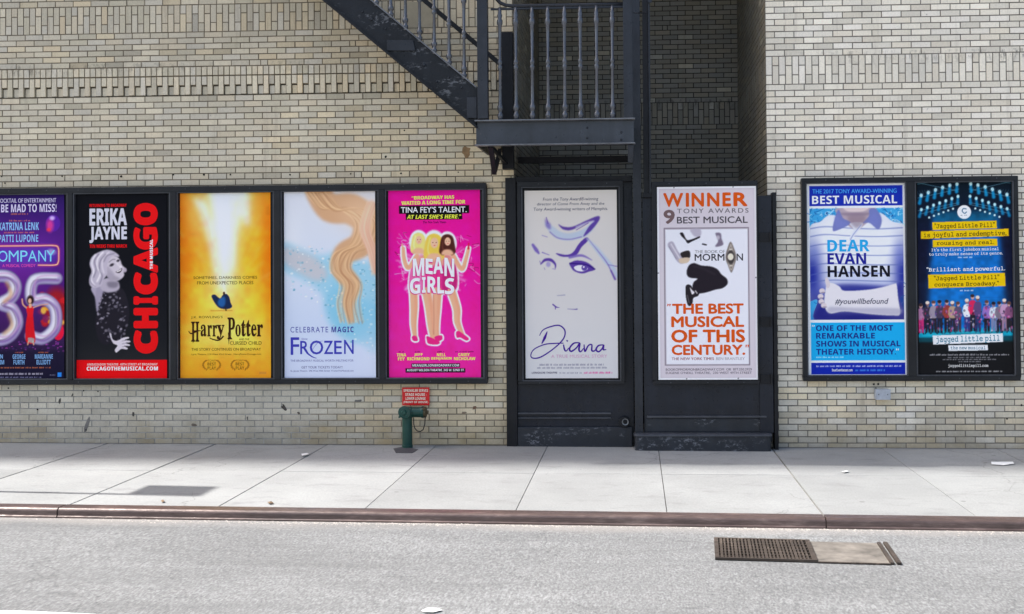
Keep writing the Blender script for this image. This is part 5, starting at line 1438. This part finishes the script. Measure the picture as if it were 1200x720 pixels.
p.text(C_, 'BOOKOFMORMONBROADWAY.COM  OR  877.250.2929', 779.4, 880, 431.8, 434.6, (104, 92, 106), .008); p.text(C_, 'EUGENE O’NEILL THEATRE,  230 WEST 49TH STREET', 779.4, 880, 435.8, 438.8, (104, 92, 106), .008)
p.done()

# ---- blue and white poster
p = Poster('p8', 'blue and white poster with headless striped polo shirt and plastered arm', (226, 232, 248))
p.rectp(949.6, 218, 1058.4, 241.6, (24, 46, 172), 1, .1); p.rectp(949.8, 378, 1059.4, 422.4, (26, 168, 234), 1, .1); p.rectp(949.8, 424.8, 1059.4, 438.6, (18, 40, 170), 1, .1)
p.rectp(949.6, 244.4, 1058.8, 375, (60, 160, 222), 1, .1)
for k in range(420):
    x, y = p.rng.uniform(950, 1058), p.rng.choice([p.rng.uniform(245, 264), p.rng.uniform(330, 374)])
    p.stroke([(x, y), (x + p.rng.normal(0, 2), y + p.rng.normal(0, 1.4)), (x + p.rng.normal(0, 2.4), y + p.rng.normal(0, 1.6))], .7, [(16, 90, 170), (140, 214, 246), (24, 120, 200), (206, 236, 252), (12, 50, 130)][k % 5], .8, .15)
def inpic(pts, col, a=1, blur=.4, smooth=True):
    m_ = s_ = p.blur(p.mask(pts, smooth), blur)
    m_ = m_ * (p.gx > 949.6) * (p.gx < 1058.8) * (p.gy > 244.4) * (p.gy < 375)
    p.lay(a * m_, col)
shirt = [(976, 252), (962, 260), (950, 266), (944, 300), (946, 350), (958, 352), (960, 378), (1054, 378), (1054, 350), (1064, 340), (1064, 290), (1062, 266), (1046, 260), (1030, 250), (1004, 262)]
inpic(shirt, (212, 218, 236), 1, .4)
for cx_, cy_, rx_, ry_, c_, a_ in [(985, 288, 30, 30, (246, 248, 252), .95), (1030, 290, 24, 24, (242, 246, 252), .95), (952, 322, 12, 30, (24, 36, 150), .95), (1059, 322, 12, 30, (24, 36, 150), .95), (1004, 342, 46, 9, (66, 84, 200), .8), (1004, 322, 30, 8, (170, 184, 232), .5), (955, 296, 7, 10, (110, 126, 200), .5), (960, 360, 16, 20, (24, 30, 130), .8), (1005, 374, 60, 9, (24, 24, 110), .9), (1055, 298, 8, 14, (110, 124, 206), .5)]:
    d = np.exp(-((p.gx - cx_) / rx_) ** 2 - ((p.gy - cy_) / ry_) ** 2)
    p.lay(a_ * d * p.mask(shirt) * (p.gx > 949.6) * (p.gx < 1058.8) * (p.gy > 244.4) * (p.gy < 375), c_)
for y, dy in ((268, -6), (277, -5), (288, -4), (299, -3), (310, 0), (320, 2), (329, 3)):
    pts = [(950, y + 2 + dy * .3), (968, y + dy * .2 - 1), (1000, y), (1030, y + 1), (1058, y + 1 + dy * .2)]
    m0 = p.img.copy(); p.stroke(pts, 1.2, (88, 104, 176), .75, .4)
    keep = (p.mask(shirt) * (p.gx > 950) * (p.gx < 1058.6))[..., None]; p.img = m0 * (1 - keep) + p.img * keep
inpic([(982, 244), (1026, 244), (1022, 256), (1014, 264), (1004, 270), (994, 264), (986, 256)], (176, 160, 176), 1, .5); inpic([(990, 243), (1018, 243), (1012, 248.6), (996, 248.6)], (222, 206, 210), .9, .8); inpic([(986, 250), (1022, 250), (1016, 253), (992, 253)], (120, 104, 130), .6, 1)
inpic([(984, 246), (989, 256), (998, 262), (980, 271), (976.6, 268), (980, 254)], (112, 122, 188), 1, .5); inpic([(1020, 246), (1028, 246), (1034, 258), (1030, 269.6), (1020, 262), (1012, 262), (1019, 254)], (112, 122, 188), 1, .5)
inpic([(997, 262), (1012, 262), (1003, 276), (998, 281), (995, 280), (1001, 270)], (214, 220, 238), 1, .4); inpic([(980, 252), (986, 258), (994, 263), (981, 267)], (120, 130, 200), .6, 1.2); inpic([(1026, 250), (1031, 258), (1028, 265), (1019, 259)], (116, 126, 198), .6, 1.2); inpic([(994, 254), (1016, 254), (1005, 268)], (132, 112, 130), .6, 1.6)
p.stroke([(1010, 264), (1001, 275), (997, 282)], .8, (110, 124, 186), .8, .3)
# plaster cast and fingers
inpic([(966, 352), (958, 378), (1058, 378), (1055, 330), (1046, 336), (980, 334)], (26, 28, 120), .7, 2)
inpic([(969, 334), (976, 332), (984, 336), (990, 341), (1016, 340), (1034, 337), (1047, 333.4), (1050.4, 334), (1052, 350), (1054, 368), (1046, 370), (1020, 368.4), (990, 365), (972, 367), (966, 356)], (222, 220, 232), 1, .4)
inpic([(972, 360), (1000, 361), (1052, 362), (1054, 369), (1046, 370), (1020, 368.4), (990, 365), (972, 367)], (164, 164, 190), .7, 1.2)
for x, y in ((963.6, 341), (961.8, 347.4), (962.6, 353.4), (965.4, 358)): p.blob(x, y, 3.4, 3, (214, 204, 214), 1, .3); p.blob(x + 1, y + 1.9, 2.6, .8, (128, 116, 140), .7, .6)
inpic([(967.6, 326), (970.4, 326), (973, 334), (970, 338), (967.6, 332)], (210, 202, 214), 1, .3)
p.text(Q, 'THE 2017 TONY AWARD-WINNING', 953, 1052, 221.6, 226.6, (70, 158, 236), .018); p.text(Q, B('BEST MUSICAL'), 952.6, 1052.4, 229.2, 239, (246, 246, 252), .0)
p.text(T, B('DEAR'), 970, 1019.4, 281.2, 295, (34, 160, 228), .008); p.text(T, B('EVAN'), 970, 1015.4, 296.8, 309.8, (30, 34, 146), .008); p.text(T, B('HANSEN'), 970, 1043, 311.6, 325, (22, 22, 36), .008)
p.text(C_, '#youwillbefound', 978.4, 1041, 350, 358.6, (62, 62, 88), .006, .25)
NB = (30, 46, 134)
for t_, a, b, c, d in [(B('ONE OF THE MOST'), 955.6, 1046, 381.4, 388), (B('REMARKABLE'), 955.6, 1024.6, 390.4, 397), (B('SHOWS IN MUSICAL'), 955.6, 1054.4, 399.6, 406.4), (B('THEATER HISTORY.'), 955.6, 1049, 409, 415.8)]: p.text(Q, t_, a, b, c, d, NB, .006)
for x, y, sx in ((951.6, 381, 1), (953.6, 381, 1), (1050, 409, -1), (1052, 409, -1)): p.ink(Q, [(x, y), (x - .5, y + 2.2)], [1.3, .6], (210, 236, 250), smooth=False)
p.greek(956, 988, 417.6, 419.4, (206, 236, 250)); p.greek(956, 1055, 428, 430, (226, 230, 250)); p.text(C_, B('DearEvanHansen.com'), 974, 998, 432.4, 435.4, (236, 238, 252)); p.greek(1001, 1036, 432.6, 434.8, (80, 160, 240))
p.done()

# ---- dark concert poster
p = Poster('p9', 'dark blue stage poster with yellow typed strips over a row of performers under spotlights', (14, 14, 24))
p.vgrad([(213, (10, 24, 36)), (250, (14, 26, 50)), (290, (16, 20, 46)), (390, (20, 20, 40)), (400, (22, 24, 26)), (440, (24, 24, 28))])
p.poly([(1095, 252), (1170, 252), (1180, 392), (1086, 392)], (16, 104, 190), 1, 3, False); p.poly([(1095, 248), (1170, 248), (1168, 268), (1096, 268)], (16, 84, 116), .8, 3, False); p.blob(1132, 352, 40, 34, (24, 112, 196), .5, 3)
p.grain(5, .12, 1, ((p.gy > 250) & (p.gy < 390)).astype(float))
for k in range(40):
    y = p.rng.uniform(255, 385); x = p.rng.uniform(1096, 1150); p.stroke([(x, y), (x + p.rng.uniform(8, 26), y + p.rng.normal(0, 1))], .8, [(50, 140, 206), (12, 70, 140)][k % 2], .35, .5)
for sgn in (-1, 1):
    for (xa, ya, xb, yb_) in ((6, 222, 54, 232), (6, 238, 54, 247), (8, 224, 54, 214), (6, 240, 52, 251), (30, 212, 56, 216)): p.stroke([(1131 + sgn * xa, ya), (1131 + sgn * xb, yb_)], .7, (84, 132, 156), .8, .2, False)
    for k in range(6):
        t_ = k / 5; x = 1131 + sgn * (8 + 42 * t_); y = 216 + 13 * t_ ** 1.3
        p.stroke([(x, y), (x + sgn * (.5 + 1.5 * t_), y + 9)], [2.4, 4.2], (20, 150, 214), .85, .6); p.blob(x, y, 1.8, 2.2, (196, 240, 255), 1, .8)
    for k in range(7):
        t_ = k / 6; x = 1131 + sgn * (7 + 43 * t_); y = 230.6 + 15 * t_
        p.stroke([(x, y), (x + sgn * (.5 + 2 * t_), y + 8)], [2, 3.8], (24, 140, 200), .8, .6); p.blob(x, y, 1.6, 1.9, (186, 236, 252), 1, .8)
    for k in range(6): x = 1131 + sgn * (13 + 28 * k / 5); p.blob(x, 245 + 10 * k / 5, 1.2, 1.2, (206, 240, 250), .95, .8)
    for k in range(16): p.stroke([(1131 + sgn * (8 + 3 * k), 222 + .4 * k), (1131 + sgn * (10 + 3 * k), 218 + .4 * k)], .5, (70, 110, 130), .6, .2, False)
p.blob(1131, 249, 8, 8, (236, 238, 244), 1, .1); p.stroke([(1133.4, 245.4), (1130, 245), (1128.8, 248), (1131.4, 250.6), (1133.6, 249)], 1.2, (40, 90, 130), .9, .2); p.greek(1126.6, 1135.6, 252, 253.4, (90, 110, 130), .8)
# teal floor and the row of performers
p.poly([(1076, 386), (1186, 384), (1186, 394), (1076, 396)], (16, 160, 196), 1, .8, False); p.poly([(1076, 396), (1186, 394), (1186, 400), (1076, 401)], (14, 90, 110), .7, 1, False)
xs_ = [1079, 1087, 1094, 1101, 1109.5, 1116, 1122.5, 1133, 1139.5, 1145.5, 1156, 1164, 1170.5, 1176.5, 1182]
for k, x in enumerate(xs_):
    hgt = 37 + p.rng.uniform(-3, 2) + (5 if abs(x - 1139) < 8 else 0); yb_ = 389.4 + p.rng.uniform(-1, 1); yt = yb_ - hgt
    top = [(170, 120, 160), (60, 50, 70), (150, 140, 160), (70, 60, 84), (146, 60, 56), (176, 150, 130), (90, 80, 110), (226, 232, 246), (206, 40, 90), (90, 70, 120), (150, 110, 190), (206, 216, 230), (120, 110, 130), (190, 150, 190), (130, 80, 120)][k]
    low = [(196, 50, 120), (36, 30, 44), (40, 34, 46), (36, 36, 54), (34, 34, 50), (44, 40, 60), (60, 50, 70), (50, 54, 120), (36, 34, 46), (46, 50, 96), (34, 32, 44), (120, 130, 170), (40, 36, 50), (150, 120, 150), (40, 36, 46)][k]
    w_ = 3.4
    p.poly([(x - w_, yt + hgt * .48), (x + w_, yt + hgt * .48), (x + w_ * .95, yb_), (x + .5, yb_), (x, yt + hgt * .62), (x - .5, yb_), (x - w_ * .95, yb_)], low, 1, .3, False)
    p.poly([(x - w_ * .9, yt + hgt * .19), (x + w_ * .9, yt + hgt * .19), (x + w_ * 1.2, yt + hgt * .36), (x + w_, yt + hgt * .54), (x - w_, yt + hgt * .54), (x - w_ * 1.2, yt + hgt * .36)], top, 1, .35)
    p.stroke([(x - w_ * 1.05, yt + hgt * .24), (x - w_ * 1.4, yt + hgt * .42), (x - w_ * .6, yt + hgt * .5)], 1.5, top, .9, .3)
    p.blob(x, yt + hgt * .09, 2.1, 2.9, [(196, 150, 150), (120, 84, 90), (206, 160, 160), (150, 110, 116)][k % 4], 1, .35); p.blob(x - .2, yt + hgt * .055, 2.3, 1.9, [(50, 36, 40), (236, 220, 210), (90, 60, 56), (30, 26, 34)][(k + (k == 7)) % 4 if k != 7 else 1], .95, .5)
    p.stroke([(x - w_ * .7, yb_), (x - w_ * .9, yb_ + 1)], 1.3, (24, 20, 30), .9, .2); p.stroke([(x + w_ * .7, yb_), (x + w_ * .9, yb_ + 1)], 1.3, (24, 20, 30), .9, .2)
for k in range(230):
    x = p.rng.uniform(1077, 1185); y = p.rng.uniform(357, 388)
    p.blob(x, y, p.rng.uniform(.5, 1.5), p.rng.uniform(.6, 2.0), [(206, 120, 190), (34, 30, 46), (226, 206, 226), (110, 70, 150), (60, 56, 90), (190, 50, 110), (40, 70, 150)][k % 7], p.rng.uniform(.3, .75), .7)
for k in range(34): p.stroke([(p.rng.uniform(1078, 1184), 389), (p.rng.uniform(1078, 1184), 393)], .8, [(60, 200, 226), (10, 90, 120)][k % 2], .35, .6)
YL = (250, 190, 10); TX = (66, 46, 18)
p.poly([(1093.6, 260.6), (1168.6, 259.4), (1168.8, 268.2), (1093.8, 269.6)], YL, 1, .1, False); p.poly([(1080, 271.2), (1182.4, 269), (1182.6, 277.4), (1080.2, 280)], YL, 1, .1, False); p.poly([(1093.8, 281.4), (1169, 280.4), (1169.2, 289), (1094, 289.8)], YL, 1, .1, False); p.poly([(1088, 322), (1177.4, 320.4), (1178, 335.8), (1088.4, 338)], YL, 1, .1, False)
p.text(Q, TT('"Jagged Little Pill"'), 1096, 1166.4, 261.4, 268.4, TX, .006, tilt=.015); p.text(Q, TT('is joyful and redemptive,'), 1083, 1180, 271.6, 278.6, TX, .006, tilt=.02); p.text(Q, TT('rousing and real.'), 1098, 1165.6, 282.2, 288.2, TX, .006, tilt=.012)
p.text(Q, TT("It's the first jukebox musical"), 1092, 1171, 290.4, 295.2, (232, 240, 250), .014, tilt=.01); p.text(Q, TT("to truly make sense of its genre."), 1089, 1175.4, 295.8, 300.2, (232, 240, 250), .014, tilt=.01); p.greek(1123, 1141, 301.2, 302.8, (220, 230, 244))
p.text(Q, TT('"Brilliant and powerful.'), 1086, 1178, 312.8, 319.2, (240, 246, 252), .014, tilt=.01); p.text(Q, TT('"Jagged Little Pill"'), 1094.6, 1171, 322.8, 329.6, TX, .006, tilt=.015); p.text(Q, TT('conquers Broadway."'), 1095, 1170.4, 330.2, 336.6, TX, .006, tilt=.015); p.greek(1125, 1141, 339.8, 341.4, (226, 232, 246))
p.poly([(1092.4, 393.2), (1174, 391), (1174.4, 400.8), (1093, 403.8)], (226, 232, 244), 1, .1, False); p.poly([(1110.6, 404.6), (1156.4, 404.2), (1156.6, 410.6), (1110.8, 411.2)], (226, 232, 244), 1, .1, False)
p.text(T, TT('jagged little pill'), 1096.4, 1170.6, 393.4, 402.4, (34, 120, 150), .01, tilt=.02); p.text(T, TT('the new musical'), 1113, 1154, 405.6, 409.8, (50, 110, 140), .006)
p.greek(1089, 1181, 414.8, 416.4, (186, 186, 196)); p.greek(1110, 1160, 418.2, 419.6, (150, 150, 160)); p.greek(1104, 1166, 420.6, 422, (176, 176, 186)); p.greek(1122, 1148, 423, 424.4, (176, 176, 186))
p.text(C_, TT('jaggedlittlepill.com'), 1110, 1157, 426.8, 431.2, (226, 226, 232), .01); p.greek(1096, 1173, 434.4, 436, (206, 206, 214))
p.done()

# ---- lettering of the red wall notice
PAPER['sign'] = ((471.2, 454.2, 503.2, 475.2), YG)
class Notice(Poster):
    def __init__(s):
        (s.x0, s.y0, s.x1, s.y1), s.Y = PAPER['sign']
        s.X0, s.X1, s.Z0, s.Z1 = rect(s.x0, s.y0, s.x1, s.y1, s.Y); s.roles = {}
n = Notice()
for t_, a, b, c in [('SPRINKLER SERVES', 473, 501.6, 456.3), ('STAGE HOUSE -', 475, 500, 461), ('LOWER LOUNGE', 475.4, 498.6, 465.6), ('(FRONT OF HOUSE)', 472.6, 501.6, 470.2)]:
    n.text('lettering', B(t_), a, b, c, c + 3.1, (250, 226, 214), .0)
for m_ in n.roles.values(): m_.build('lettering', M['print'], sg)
